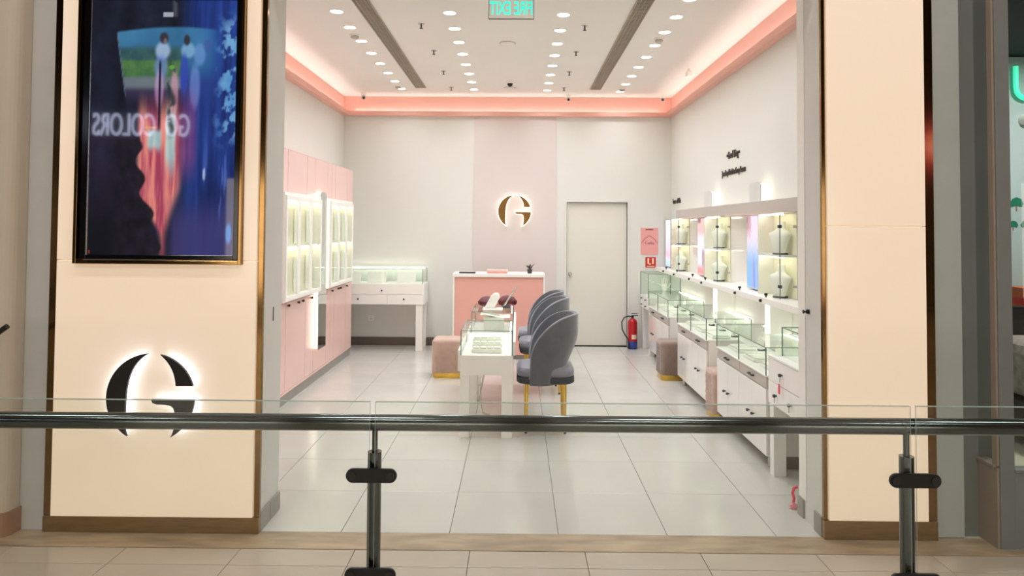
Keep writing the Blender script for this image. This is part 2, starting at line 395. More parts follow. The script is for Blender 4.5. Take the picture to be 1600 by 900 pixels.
tv = thing('display_screen', 'tall black framed screen showing a blue and pink picture', 'screen', (-1.955, 3.84, 1.465))
g = B(); g.box(-2.434, -2.415, 3.80, 3.866, 1.467, 2.985); g.box(-1.526, -1.510, 3.80, 3.866, 1.467, 2.985); g.box(-2.415, -1.526, 3.80, 3.866, 1.467, 1.487); g.box(-2.415, -1.526, 3.80, 3.866, 2.965, 2.985)
g.build('gold_frame', 'gold', tv, bevel=.002)
g = B(); x0, x1, z0, z1 = -2.400, -1.530, 1.492, 2.955
g.box(x0, x0 + .034, 3.806, 3.86, z0, z1); g.box(x1 - .026, x1, 3.806, 3.86, z0, z1); g.box(x0 + .034, x1 - .026, 3.806, 3.86, z0, z0 + .024); g.box(x0 + .034, x1 - .026, 3.806, 3.86, z1 - .03, z1)
g.build('bezel', 'black_gloss', tv, bevel=.002)
bx('bezel_strip', x0 + .034, x0 + .041, 3.8085, 3.811, z0 + .024, z1 - .03, 'steel', tv)
bx('red_mark', x0 + .05, x0 + .056, 3.8085, 3.811, z0 + .03, z0 + .05, 'sign_red', tv)
def nz(x, y, s=0):
    return .5 + .25 * math.sin(x * 7.1 + 3 * math.sin(y * 5.3 + s)) + .25 * math.sin(y * 9.7 + 2.5 * math.sin(x * 11.3 + s * 1.7))
from mathutils import noise as MN
def fb(x, y, z=0.0): return .5 + .5 * MN.fractal(Vector((x, y, z)), .9, 2.0, 4)
def tv_paint(u, v):
    n1 = min(1, max(0, fb(u * 3, v * 3, 1))); n2 = min(1, max(0, fb(u * 7, v * 7, 5))); n3 = min(1, max(0, fb(u * 22, v * 2.5, 9))); n4 = min(1, max(0, fb(u * 12, v * 14, 3)))
    def blob(cx, cy, rx, ry): return 1 - sm(.6, 1.15, math.hypot((u - cx) / rx, (v - cy) / ry))
    c = mixc((18, 20, 30), (34, 40, 58), n2)
    c = mixc(c, mixc((24, 36, 88), (40, 70, 150), n3), sm(.56, .74, u))                          # blue right side
    c = mixc(c, (22, 30, 66), .7 * sm(.66, .8, u) * sm(.40, .25, v) * n2)
    c = mixc(c, (58, 30, 52), .55 * sm(.50, .15, u) * sm(.62, .40, v) * n4)                      # plum lower left
    c = mixc(c, (15, 18, 22), .85 * sm(.46, .30, u) * sm(.34, .05, v))
    # landscape with sky, trees, field and path
    edge = .17 + (.875 - v) * .27; top = .872 + .022 * math.sin((u - .15) * 3.6)
    k = sm(edge - .004, edge + .008, u) * sm(top + .006, top - .006, v) * sm(.56, .66, v)
    sky = mixc((42, 92, 134), (84, 156, 196), .25 + .75 * n1 * sm(.74, .86, v))
    sky = mixc(sky, (40, 84, 160), sm(.72, .95, u))
    land = mixc((52, 96, 62), (96, 140, 76), n4); tree = mixc((38, 66, 66), (70, 108, 96), n4)
    pic = sky
    if u < .62:
        pic = mixc(pic, tree, sm(.815 + .03 * n4, .795, v) * .85); pic = mixc(pic, land, sm(.768, .756, v)); pic = mixc(pic, (112, 124, 130), sm(.700 + .012 * n2, .688, v)); pic = mixc(pic, (62, 54, 84), sm(.665, .635, v))
    else: pic = mixc(pic, (40, 62, 130), sm(.76, .66, v))
    c = mixc(c, pic, k * .88 * sm(.94, .80, u))
    c = mixc(c, (120, 132, 160), .7 * sm(.007, .0, abs(u - edge)) * sm(.60, .64, v) * sm(.875, .86, v))  # bright slanted edge
    # striped figure area and standing people
    c = mixc(c, (170, 190, 222), .8 * blob(.490, .800, .058, .040)); c = mixc(c, (52, 44, 52), .9 * blob(.497, .850, .034, .026)); c = mixc(c, (150, 128, 122), .6 * blob(.505, .838, .014, .014))
    c = mixc(c, (132, 176, 208), .75 * blob(.665, .802, .055, .034)); c = mixc(c, (50, 42, 50), .9 * blob(.655, .842, .024, .024))
    c = mixc(c, (112, 150, 206), .6 * blob(.745, .785, .045, .05)); c = mixc(c, (70, 80, 150), .5 * blob(.80, .82, .03, .03))
    c = mixc(c, (52, 70, 168), .8 * blob(.640, .710, .034, .085)); c = mixc(c, (108, 132, 200), .7 * blob(.480, .735, .052, .055)); c = mixc(c, (124, 152, 212), .55 * blob(.715, .66, .04, .10))
    c = mixc(c, (196, 150, 196), .65 * blob(.470, .650, .035, .085)); c = mixc(c, (204, 150, 168), .7 * blob(.575, .62, .03, .13))
    # pink cloth
    lft = .325 + .17 * sm(.27, .05, v); rgt = .66 - .10 * sm(.30, .05, v)
    w = sm(lft - .02, lft + .03, u) * sm(rgt, rgt - .07, u)
    pk = mixc((168, 62, 92), (240, 146, 130), sm(.25, .75, n3))
    c = mixc(c, pk, w * (.92 * sm(.66, .50, v)))
    c = mixc(c, (166, 78, 142), .85 * sm(.60, .65, u) * sm(.76, .69, u) * sm(.70, .52, v) * sm(.25, .42, v) * (.4 + .6 * n3))
    teal = mixc((132, 186, 188), (196, 220, 214), n3)
    s1 = sm(.385, .41, u) * sm(.50, .48, u) * sm(.36 + .08 * n3, .43, v) * sm(.50, .475, v)
    s2 = sm(.515, .53, u) * sm(.60, .575, u) * sm(.16 + .22 * n3, .40, v) * sm(.62, .50, v)
    c = mixc(c, teal, .85 * max(s1, s2))
    c = mixc(c, (214, 176, 96), .7 * sm(.37, .39, u) * sm(.47, .45, u) * sm(.008, .0, abs(v - .497)))
    c = mixc(c, (66, 60, 110), .75 * sm(.53, .60, u) * sm(.26, .10, v))
    # dark stem and twining plant
    c = mixc(c, (20, 24, 44), .9 * sm(.012, .006, abs(u - .474)) * sm(.47, .52, v) * sm(.775, .74, v))
    vx = .552 + .014 * math.sin(v * 55)
    c = mixc(c, (38, 48, 50), .85 * sm(.05 * n4, .0, abs(u - vx)) * sm(.44, .50, v) * sm(.80, .74, v) * sm(.42, .55, n4))
    c = mixc(c, (96, 168, 70), .9 * blob(.555, .735, .022, .010)); c = mixc(c, (120, 120, 120), .5 * sm(.03, .0, abs(u - .57)) * sm(.88, .92, v) * sm(.58, .7, n4))
    # dark silhouette with scalloped edge
    ed = .350 + .030 * math.sin(v * 47) * sm(.46, .40, v) + .13 * sm(.36, .0, v)
    c = mixc(c, mixc((18, 18, 24), (40, 34, 46), n4), .95 * sm(ed + .006, ed - .012, u) * sm(.475, .455, v) * sm(.10, .26, u))
    # pale blue foliage along the right edge
    fo = sm(.84, .97, u + .12 * (n4 - .5)) * sm(.40, .50, v) * sm(.97, .86, v)
    c = mixc(c, mixc((70, 136, 196), (146, 196, 226), n2), .9 * fo * sm(.46, .56, n4))
    c = mixc(c, (70, 150, 226), .8 * blob(.965, .085, .022, .045))
    c = mixc(c, (96, 120, 196), .55 * sm(.62, .72, n3) * sm(.72, .82, u) * sm(.52, .30, v) * sm(.1, .2, v))
    c = mixc(c, (200, 214, 240), .7 * blob(.79, .315, .010, .028))
    if .492 < u < .560 and .936 < v < .952: c = (158, 164, 176)
    return clampc(c)
TX0, TX1, TZ0, TZ1 = x0 + .041, x1 - .026, z0 + .024, z1 - .03
painted('screen', lambda u, v: (TX0 + (TX1 - TX0) * u, 3.812, TZ0 + (TZ1 - TZ0) * v), 0, 0, 130, 220, tv_paint, 'tv_picture', tv)

# the G logo: three pieces in units of the circle radius
def arc(r, a0, a1, n): return [(r * math.cos(math.radians(a0 + (a1 - a0) * i / n)), r * math.sin(math.radians(a0 + (a1 - a0) * i / n))) for i in range(n + 1)]
def bez(p, n=10):
    out = []
    for i in range(n + 1):
        t = i / n; out.append(tuple((1 - t) ** 3 * p[0][k] + 3 * (1 - t) ** 2 * t * p[1][k] + 3 * (1 - t) * t * t * p[2][k] + t ** 3 * p[3][k] for k in (0, 1)))
    return out
G_LEFT = arc(1, 94, 239, 26) + bez([(-.515, -.857), (-.60, -.70), (-.565, -.45), (-.565, -.10)], 8)[1:] + bez([(-.565, -.10), (-.55, .45), (-.42, .80), (-.07, .998)], 10)[1:-1]
G_TOP = arc(1, 78, 16, 14) + [(.575, .2756)] + bez([(.575, .2756), (.55, .60), (.42, .80), (.2079, .978)], 9)[1:-1]
G_LOW = [(.02, -.03), (.998, -.03)] + arc(1, -4, -62, 12) + bez([(.47, -.883), (.57, -.75), (.56, -.6), (.56, -.36)], 6)[1:] + bez([(.56, -.36), (.56, -.16), (.46, -.145), (.16, -.145)], 8)[1:] + [(.06, -.11)]
GP = {'left_stroke': G_LEFT, 'upper_stroke': G_TOP, 'lower_stroke': G_LOW}
def offset_poly(p, d):
    n = len(p); area = sum(p[i][0] * p[(i + 1) % n][1] - p[(i + 1) % n][0] * p[i][1] for i in range(n)); sg = 1 if area > 0 else -1
    out = []
    for i in range(n):
        a = Vector(p[i - 1]); b = Vector(p[i]); c = Vector(p[(i + 1) % n])
        e1 = (b - a).normalized(); e2 = (c - b).normalized()
        n1 = Vector((e1.y, -e1.x)) * sg; n2 = Vector((e2.y, -e2.x)) * sg
        m_ = n1 + n2; L = m_.length
        m_ = m_ / L if L > 1e-4 else n1
        k = 1 / max(.5, m_.dot(n1)); out.append(tuple(b + m_ * d * k))
    return out
lg = thing('logo_sign', 'large black G logo with white halo light on the peach panel', 'logo sign', (-1.976, 3.80, .50))
for nm, p in GP.items():
    fn = lambda u, v, d_: (-1.976 + .2385 * u, d_, .747 + .2385 * v)
    k = B().prism(p, fn, 3.775, 3.792).build(nm, 'black', lg)
    B().prism(offset_poly(p, -.012), fn, 3.7925, 3.800).build('back_light', 'halo_led', k)
lg2 = thing('logo_sign', 'bronze G logo with glowing white edges on the back wall', 'logo sign', (-.043, 9.93, 1.66))
for nm, p in GP.items():
    fn = lambda u, v, d_: (-.043 + .232 * u, d_, 1.905 + .232 * v)
    k = B().prism(p, fn, 9.880, 9.886).build(nm, 'bronze', lg2)
    B().prism(offset_poly(p, .042), fn, 9.8865, 9.936).build('lit_body', 'halo_warm', k)

# ================================================================== GLASS RAILING
rl = thing('glass_railing', 'glass railing with dark steel handrail across the foreground', 'railing', (.4, 2.30, 0))
B().cyl((-3.9, 2.30, 1.034), (4.7, 2.30, 1.046), .0265, n=40).build('handrail', 'steel_dark', rl, smooth=True)
posts = [-2.19, -.462, 1.268, 2.99]
for px_ in posts:
    p = B().cyl((px_, 2.30, .015), (px_, 2.30, .946), .0225, n=32).build('post', 'steel_dark', rl, smooth=True)
    B().cyl((px_, 2.30, .946), (px_, 2.30, 1.02), .0095, n=20).build('stem', 'steel_dark', p, smooth=True)
    B().lathe([(.055, 0), (.055, .008), (.035, .014), (.024, .03)], (px_, 2.30, .0), 28).build('base_flange', 'steel_dark', p, smooth=True)
    for zc in (.884, .571, .22):
        pts = arc(1, 90, 270, 12); hw = .0815; hh = .0225
        poly = [(-hw + hh + hh * a, hh * b) for a, b in pts] + [(hw - hh - hh * a, -hh * b) for a, b in pts]
        c = B().prism(poly, lambda u, v, d_: (px_ + u, d_, zc + v), 2.246, 2.257).build('clamp', 'clamp_black', p, bevel=.002)
        for sx in (-1, 1):
            B().cyl((px_ + sx * .062, 2.2465, zc), (px_ + sx * .062, 2.243, zc), .014, n=20).build('bolt', 'bolt_steel', c, smooth=True)
        B().box(px_ - .012, px_ + .012, 2.257, 2.285, zc - .015, zc + .015).build('bracket', 'clamp_black', p)
for a, b_ in zip([-3.9] + posts, posts + [4.7]):
    x0, x1 = a + (.009 if a > -3.8 else 0), b_ - (.009 if b_ < 4.6 else 0)
    gp = bx('glass_panel', x0, x1, 2.2585, 2.2685, .09, 1.115, 'rail_glass', rl)
    e = B(); e.box(x0, x1, 2.2583, 2.2687, 1.115, 1.1165); e.box(x0 - .001, x0, 2.2583, 2.2600, .09, 1.1165); e.box(x1, x1 + .001, 2.2583, 2.2600, .09, 1.1165)
    e.build('glass_edge', 'rail_edge', gp)

# ================================================================== CEILING FITTINGS
ROWS = (('L', -1.585, 0.0, 'row of recessed downlights left of the left ceiling vent'), ('CL', -.603, .03, 'row of recessed downlights right of the left ceiling vent'),
        ('CR', .392, .07, 'row of recessed downlights left of the right ceiling vent'), ('R', 1.392, .12, 'row of recessed downlights right of the right ceiling vent'))
proto = None
ORD = ['first', 'second', 'third', 'fourth', 'fifth', 'sixth', 'seventh', 'eighth', 'ninth', 'tenth', 'eleventh']
for key, X, off, grp in ROWS:
    for k in range(-2, 8):
        Y = 6.0 + .482 * k + off
        if proto is None:
            proto = thing('downlight', 'x', 'downlight', (X, Y, ZC), 'x')
            B().rings([[(X + r * math.cos(t_ * math.pi / 14), Y + r * math.sin(t_ * math.pi / 14), z) for t_ in range(28)] for r, z in ((.050, ZC - .002), (.058, ZC - .007), (.063, ZC - .004), (.064, ZC))], cap=False).build('trim_ring', 'white', proto, smooth=True)
            B().cyl((X, Y, ZC - .002), (X, Y, ZC - .0045), .051, n=28).build('lamp_disc', 'downlight', proto)
            o = proto
        else: o = copy_tree(proto, None, (X, Y, ZC))
        tag(o, 'round downlight, %s from the back, in the %s' % (ORD[7 - k], grp.replace('row of recessed downlights', 'row').replace('ceiling ', '')), 'downlight', grp)
        area_light('downlight_lamp', (X, Y, ZC - .012), .1, .1, DOWN_W, WARM, spread=138, shape='DISK')
for X0, X1, Y1, side in ((-1.378, -1.237, 9.29, 'left'), (.966, 1.110, 9.35, 'right')):
    v = thing('linear_vent', 'long grey linear air vent on the %s side of the ceiling' % side, 'vent', ((X0 + X1) / 2, 7, ZC), 'linear ceiling vents')
    bx('backing', X0 + .008, X1 - .008, 4.61, Y1 - .01, ZC - .003, ZC - .001, 'vent_dark', v)
    b = B(); b.box(X0, X0 + .01, 4.6, Y1, ZC - .012, ZC); b.box(X1 - .01, X1, 4.6, Y1, ZC - .012, ZC); b.box(X0 + .01, X1 - .01, 4.6, 4.61, ZC - .012, ZC); b.box(X0 + .01, X1 - .01, Y1 - .01, Y1, ZC - .012, ZC)
    b.build('frame', 'vent', v)
    b = B(); y = 4.63
    while y < Y1 - .03:
        b.box(X0 + .012, X1 - .012, y, y + .014, ZC - .011, ZC - .003); y += .03
    for q in (1, 2, 3):
        xq = X0 + (X1 - X0) * q / 4; b.box(xq - .003, xq + .003, 4.61, Y1 - .01, ZC - .012, ZC - .011)
    s = b.build('slats', 'vent', v); s['kind'] = 'stuff'
pos = [(-.899, 6.37 + .97 * k) for k in range(4)] + [(.61, 6.41 + .955 * k) for k in range(4)]
sp = None
for i, (X, Y) in enumerate(pos):
    grp = 'sprinklers left of the ceiling centre' if i < 4 else 'sprinklers right of the ceiling centre'
    if sp is None:
        sp = thing('sprinkler', 'x', 'sprinkler', (X, Y, ZC), 'x')
        B().lathe([(.03, 0), (.03, -.006), (.012, -.008)], (X, Y, ZC), 18).build('escutcheon', 'steel', sp, smooth=True)
        B().cyl((X, Y, ZC - .006), (X, Y, ZC - .04), .007, n=12).cyl((X, Y, ZC - .04), (X, Y, ZC - .043), .016, n=14).build('nozzle', 'rubber', sp, smooth=True)
        o = sp
    else: o = copy_tree(sp, None, (X, Y, ZC))
    tag(o, 'small steel ceiling sprinkler, %s from the back wall, in the row %s of centre' % (ORD[3 - i % 4], 'left' if i < 4 else 'right'), 'sprinkler', grp)
sd = None
for X, Y, w in ((-1.60, 6.74, 'near the front of the left downlight row'), (-1.595, 9.19, 'at the far end of the left downlight row'), (1.382, 6.83, 'near the front of the right downlight row'), (1.388, 9.30, 'at the far end of the right downlight row')):
    if sd is None:
        sd = thing('smoke_detector', 'x', 'smoke detector', (X, Y, ZC), 'smoke detectors')
        B().lathe([(.05, 0), (.05, -.012), (.046, -.016)], (X, Y, ZC), 24).build('base', 'white', sd, smooth=True)
        B().lathe([(.040, -.016), (.038, -.032), (.025, -.040), (.001, -.041)], (X, Y, ZC), 24).build('sensor_cap', 'drawer_grey', sd, smooth=True)
        o = sd
    else: o = copy_tree(sd, None, (X, Y, ZC))
    tag(o, 'round white smoke detector ' + w, 'smoke detector', 'smoke detectors')
for Y, w in ((7.03, 'in the middle of the ceiling'), (9.30, 'near the back of the ceiling')):
    a = thing('ceiling_speaker', 'flat round white speaker grille ' + w, 'speaker', (-.113, Y, ZC), 'ceiling speakers')
    B().lathe([(.085, 0), (.083, -.006), (.074, -.008)], (-.113, Y, ZC), 30).build('rim', 'drawer_grey', a, smooth=True)
    B().cyl((-.113, Y, ZC - .004), (-.113, Y, ZC - .0085), .073, n=30).build('grille', 'ceiling', a)
c = thing('dome_camera', 'black dome camera in the middle of the ceiling', 'camera', (-.107, 8.90, ZC))
B().lathe([(.045, 0), (.045, -.02), (.038, -.026)], (-.107, 8.90, ZC), 24).build('mount', 'white', c, smooth=True)
B().lathe([(.036, -.022), (.036, -.035), (.028, -.055), (.012, -.066), (.001, -.068)], (-.107, 8.90, ZC), 24).build('dome', 'black_gloss', c, smooth=True)
for X, Y, w, dx in ((-2.17, 9.72, 'left corner above the back cove', .02), (.705, 9.78, 'middle right above the back cove', 0), (2.03, 9.76, 'right corner above the back cove', -.02)):
    c = thing('turret_camera', 'small white turret camera with dark lens, ' + w, 'camera', (X, Y, ZC), 'turret cameras')
    B().lathe([(.036, 0), (.036, -.03), (.03, -.04)], (X, Y, ZC), 20).build('mount', 'white', c, smooth=True)
    B().lathe([(.001, .032), (.022, .024), (.032, .0), (.022, -.024), (.001, -.032)], (X, Y, ZC - .06), 20).build('ball', 'drawer_grey', c, smooth=True)
    B().cyl((X + dx * .3, Y - .022, ZC - .068), (X + dx * .5, Y - .036, ZC - .076), .016, n=16).build('lens', 'black_gloss', c, smooth=True)
c = thing('wall_sensor', 'small white box sensor on the ceiling beside the right cove', 'sensor', (2.0, 8.15, ZC))
B().cyl((2.0, 8.15, ZC), (2.0, 8.15, ZC - .03), .014, n=14).build('neck', 'white', c)
bx('housing', 1.965, 2.035, 8.11, 8.19, ZC - .085, ZC - .03, 'white', c, bevel=.012)
es = thing('exit_sign', 'hanging clear FIRE EXIT sign with turquoise letters seen from behind', 'sign', (-.055, 5.0, 3.185))
bx('clear_panel', -.216, .107, 4.998, 5.002, 3.186, 3.336, 'acrylic', es)
b = B(); b.box(-.219, -.215, 4.995, 5.005, 3.183, 3.339); b.box(.106, .110, 4.995, 5.005, 3.183, 3.339); b.box(-.215, .106, 4.995, 5.005, 3.183, 3.187); b.box(-.215, .106, 4.995, 5.005, 3.335, 3.345); b.build('frame', 'rubber', es)
text_mesh('lettering', 'FIRE EXIT', .135, 'exit_green', es, lambda x, y, z: (-.055 - x, 5.004 + z, 3.262 + y), depth=.0015, bold=.0022, xs=.56)
for X in (-.15, .04): B().cyl((X, 5.0, 3.345), (X, 5.0, ZC), .002, n=8).build('hanging_rod', 'steel', es)

# ================================================================== WALL LETTERING, SMALL SIGNS, EXTINGUISHER
l = thing('wall_lettering', 'dark slogan in two lines on the right wall', 'lettering', (2.18, 7.08, 2.2))
text_mesh('first_line', '\u2022 Good Thing \u2022', .105, 'ink_dark', l, lambda x, y, z: (2.184 - z, 7.085 - x, 2.437 + y), bold=.001, xs=.66)
text_mesh('second_line', 'Jewellery Match to Every Season', .088, 'ink_dark', l, lambda x, y, z: (2.184 - z, 7.08 - x, 2.262 + y), bold=.001, xs=.66)
l = thing('wall_lettering', 'small dark words on the right wall near the back corner', 'lettering', (2.18, 9.6, 2.0))
for wd, yy in (('Love', 9.735), ('of', 9.565), ('Life', 9.43)): text_mesh('word', wd, .10, 'ink_dark', l, lambda x, y, z: (2.184 - z, yy - x, 2.055 + y), bold=.001, xs=.9)
p = thing('wall_poster', 'pink notice sheet right of the white door', 'poster', (1.877, 9.94, 1.305))
bx('sheet', 1.755, 2.0, 9.942, 9.949, 1.305, 1.685, 'poster_pink', p)
bx('header_mark', 1.82, 1.93, 9.9405, 9.9418, 1.655, 1.668, 'ink', p)
b = B()
for s in (-1, 1): b.tube([(1.877 + s * .115, 9.9412, 1.47), (1.877 + s * .05, 9.9412, 1.545), (1.877, 9.9412, 1.575)], .003, 6)
b.build('roof_line', 'ink', p)
text_mesh('script', 'Cellia', .06, 'ink', p, lambda x, y, z: (1.877 + x, 9.9412 - z, 1.468 + y), depth=.0006)
p = thing('fire_point_sign', 'small red fire extinguisher sign below the pink notice', 'sign', (1.894, 9.94, 1.123))
bx('plate', 1.82, 1.968, 9.942, 9.949, 1.125, 1.268, 'sign_red', p)
b = B(); b.box(1.848, 1.872, 9.9405, 9.9419, 1.175, 1.255); b.box(1.914, 1.938, 9.9405, 9.9419, 1.175, 1.255); b.box(1.872, 1.895, 9.9405, 9.9419, 1.160, 1.18); b.box(1.84, 1.948, 9.9405, 9.9419, 1.135, 1.145)
b.build('pictogram', 'sign_cream', p)
ex = thing('fire_extinguisher', 'red and blue fire extinguisher on the floor beside the door', 'fire extinguisher', (1.615, 9.80, 0))
B().lathe([(.06, .012), (.066, .02), (.066, .105)], (1.615, 9.80, 0), 28).build('blue_band', 'blue', ex, smooth=True)
B().lathe([(.0655, .105), (.0655, .36), (.058, .39), (.035, .415), (.018, .425)], (1.615, 9.80, 0), 28).build('cylinder', 'red', ex, smooth=True)
B().lathe([(.062, 0), (.066, .012)], (1.615, 9.80, 0), 28).build('foot_ring', 'rubber', ex, smooth=True)
b = B(); b.rings([[(1.615 + .0665 * math.cos(a), 9.80 + .0665 * math.sin(a), z) for a in [math.radians(-110 + 8 * i) for i in range(9)]] + [(1.615 + .064 * math.cos(a), 9.80 + .064 * math.sin(a), z) for a in [math.radians(-46 - 8 * i) for i in range(9)]] for z in (.14, .20)])
b.build('label', 'sign_cream', ex)
B().cyl((1.615, 9.80, .425), (1.615, 9.80, .455), .016, n=14).box(1.60, 1.69, 9.79, 9.81, .455, .468).box(1.60, 1.685, 9.79, 9.81, .485, .496).build('valve_handle', 'rubber', ex)
B().tube([(1.60, 9.79, .445), (1.55, 9.77, .455), (1.49, 9.74, .44), (1.455, 9.73, .38), (1.46, 9.73, .28), (1.50, 9.735, .20), (1.545, 9.75, .14), (1.55, 9.755, .05)], .009, 10).build('hose', 'rubber', ex, smooth=True)
B().cyl((1.55, 9.755, .06), (1.55, 9.755, .012), .011, .016, 12).build('nozzle', 'rubber', ex, smooth=True)
so = thing('wall_socket', 'white wall socket under the back corner counter', 'socket', (-2.073, YW, .34))
bx('plate', -2.113, -2.033, YW - .009, YW - .0005, .34, .42, 'white', so, bevel=.002)
b = B()
for dx, dz in ((-.012, .37), (.012, .37), (0, .395)): b.cyl((-2.073 + dx, YW - .0085, dz), (-2.073 + dx, YW - .0105, dz), .005, n=10)
b.build('pin_holes', 'rubber', so)
rb = thing('ribbon', 'curled red ribbon on the floor behind the right reveal', 'ribbon', (1.68, 4.27, 0))
B().tube([(1.70, 4.275, .125), (1.678, 4.272, .12), (1.668, 4.268, .09), (1.676, 4.266, .06), (1.67, 4.262, .035)], .009, 8).build('loop', 'pink_ribbon', rb, smooth=True)
B().box(1.65, 1.69, 4.25, 4.275, .001, .03).build('tail', 'pink_tag', rb, bevel=.006)

# ================================================================== RECEPTION DESK
dk = thing('reception_desk', 'pink reception desk with white edges in front of the back wall', 'desk', (-.235, 9.1, 0))
bx('front_panel', -.795, .330, 8.91, 8.93, .06, 1.045, 'pink_desk', dk)
bx('top', -.822, .355, 8.885, 9.36, 1.046, 1.088, 'white', dk, bevel=.004)
bx('side_panel', -.818, -.796, 8.893, 9.34, 0, 1.045, 'white', dk, bevel=.003)
bx('side_panel', .331, .352, 8.893, 9.34, 0, 1.045, 'white', dk, bevel=.003)
bx('plinth', -.79, .325, 8.94, 8.96, 0, .06, 'skirt', dk)
bx('shelf', -.79, .33, 8.95, 9.30, .70, .72, 'white', dk)
o = thing('tablet', 'flat black tablet on the left of the pink desk', 'tablet', (-.64, 8.99, 1.088))
bx('body', -.745, -.535, 8.93, 9.05, 1.089, 1.104, 'black', o, bevel=.004); bx('display', -.735, -.545, 8.94, 9.04, 1.104, 1.1048, 'black_gloss', o)
o = thing('gift_box', 'low pale pink box on the middle of the pink desk', 'box', (-.255, 9.0, 1.088))
bx('base', -.385, -.125, 8.93, 9.07, 1.089, 1.112, 'poster_pink', o, bevel=.004); bx('lid', -.39, -.12, 8.925, 9.075, 1.112, 1.136, 'pink_panel', o, bevel=.006)
pt = thing('potted_plant', 'tiny dark potted plant on the right of the pink desk', 'plant', (.16, 9.0, 1.088))
B().lathe([(.026, 0), (.034, .05), (.036, .055), (.03, .055), (.028, .045)], (.16, 9.0, 1.089), 18).build('pot', 'pot', pt, smooth=True)
for i in range(9):
    a = i * 2.4; r = .03 + .012 * (i % 3); zt = 1.175 + .022 * ((i * 7) % 3)
    b = B(); c0 = Vector((.16, 9.0, 1.135)); tip = Vector((.16 + r * 1.4 * math.cos(a), 9.0 + r * 1.4 * math.sin(a), zt)); mid = (c0 + tip) / 2 + Vector((0, 0, .012)); sd_ = Vector((-math.sin(a), math.cos(a), 0)) * .014
    b.v = [tuple(c0), tuple(mid + sd_), tuple(tip), tuple(mid - sd_), tuple(mid + Vector((0, 0, -.006)))]; b.f = [(0, 1, 2, 3), (0, 4, 1), (1, 4, 2), (2, 4, 3), (3, 4, 0)]
    b.build('leaf', 'leaf', pt)

# ================================================================== LEFT WALL CABINETS
seams = [5.40, 6.0, 6.575, 7.18, 7.47, 7.97, 8.14, 8.30, 8.87, 9.17]
cab = thing('wall_cabinet', 'tall pink panelled cabinet run along the left wall', 'cabinet', (-2.33, 7.3, 0))
bx('shaded_carcass', WL + .002, -2.196, 5.4, 9.168, .10, 2.400, 'shaded_carcass', cab); bx('end_panel', WL + .002, -2.175, 9.1685, 9.178, .10, 2.403, 'pink_panel', cab); bx('top_panel', WL + .002, -2.175, 5.4, 9.178, 2.4035, 2.412, 'pink_panel', cab)
bx('kick_board', WL + .002, -2.185, 5.4, 9.165, 0, .099, 'skirt', cab)
b = B(); b.box(-2.192, -2.170, 5.4, 9.172, .100, .118); b.build('bottom_rail', 'pink_panel', cab, bevel=.002)
for a, b_ in zip(seams[:-1], seams[1:]):
    split = .955
    for z0, z1, nm in ((.121, split - .003, 'lower_door'), (split, 2.403, 'upper_panel')):
        bx(nm, -2.194, -2.175, a + .004, b_ - .004, z0, z1, 'pink_panel', cab, bevel=.002)
def knob(parent, p, d, r=.014, m='black'):
    p = Vector(p); d = Vector(d)
    return B().cyl(p, p + d * .012, r * .5, n=12).cyl(p + d * .012, p + d * .026, r, r * .8, n=14).build('knob', m, parent, smooth=True)
for Y in (6.62, 6.92, 7.06, 7.36, 8.18, 8.46, 8.56, 8.87): knob(cab, (-2.175, Y, .925), (1, 0, 0), .013)
for (Y0, Y1, w, nd) in ((6.26, 7.42, 'nearer', 3), (7.78, 8.84, 'farther', 3)):
    n = thing('wall_showcase', '%s white lit glass showcase on the pink left wall cabinets' % w, 'showcase', (-2.14, (Y0 + Y1) / 2, .975), 'left wall showcases')
    xf, xb = -2.095, -2.174; z0, z1 = .985, 1.99
    b = B(); b.box(xb, xf, Y0, Y0 + .02, z0, z1); b.box(xb, xf, Y1 - .02, Y1, z0, z1); b.box(xb, xf, Y0 + .02, Y1 - .02, z0, z0 + .04); b.box(xb, xf, Y0 + .02, Y1 - .02, z1 - .05, z1); b.build('frame', 'white', n, bevel=.002)
    bx('lit_back', xb, xb + .004, Y0 + .02, Y1 - .02, z0 + .04, z1 - .05, 'led_niche' if False else 'niche_back', n)
    bx('led_bar', xb + .03, xb + .045, Y0 + .03, Y1 - .03, z1 - .06, z1 - .052, 'led', n)
    bx('led_bar', xb + .03, xb + .045, Y0 + .03, Y1 - .03, 1.478, 1.483, 'led', n)
    bx('shelf', xb + .004, xf - .014, Y0 + .02, Y1 - .02, 1.484, 1.494, 'white', n)
    wd = (Y1 - Y0 - .02) / nd
    for k in range(nd):
        ya = Y0 + .01 + wd * k + .003; yb = ya + wd - .006
        b = B(); b.box(xf, xf + .016, ya, ya + .035, z0 + .01, z1 - .03); b.box(xf, xf + .016, yb - .035, yb, z0 + .01, z1 - .03); b.box(xf, xf + .016, ya + .035, yb - .035, z0 + .01, z0 + .05); b.box(xf, xf + .016, ya + .035, yb - .035, z1 - .07, z1 - .03)
        dd = b.build('door', 'white', n, bevel=.002); bx('pane', xf + .005, xf + .009, ya + .035, yb - .035, z0 + .05, z1 - .07, 'glass', dd)
    for k in range(nd):
        yc = Y0 + .01 + wd * (k + .5)
        for zc in (z0 + .06, 1.51):
            jb = tag(bx('jewellery_board', xb + .008, xb + .02, yc - .10, yc + .10, zc, zc + .34, 'bust', bevel=.003), '%s jewellery board, %s of three, in the %s left wall showcase' % ('lower white' if zc < 1.4 else 'upper white', ('nearest', 'middle', 'farthest')[k], w), 'display board', 'boards in the left showcases')
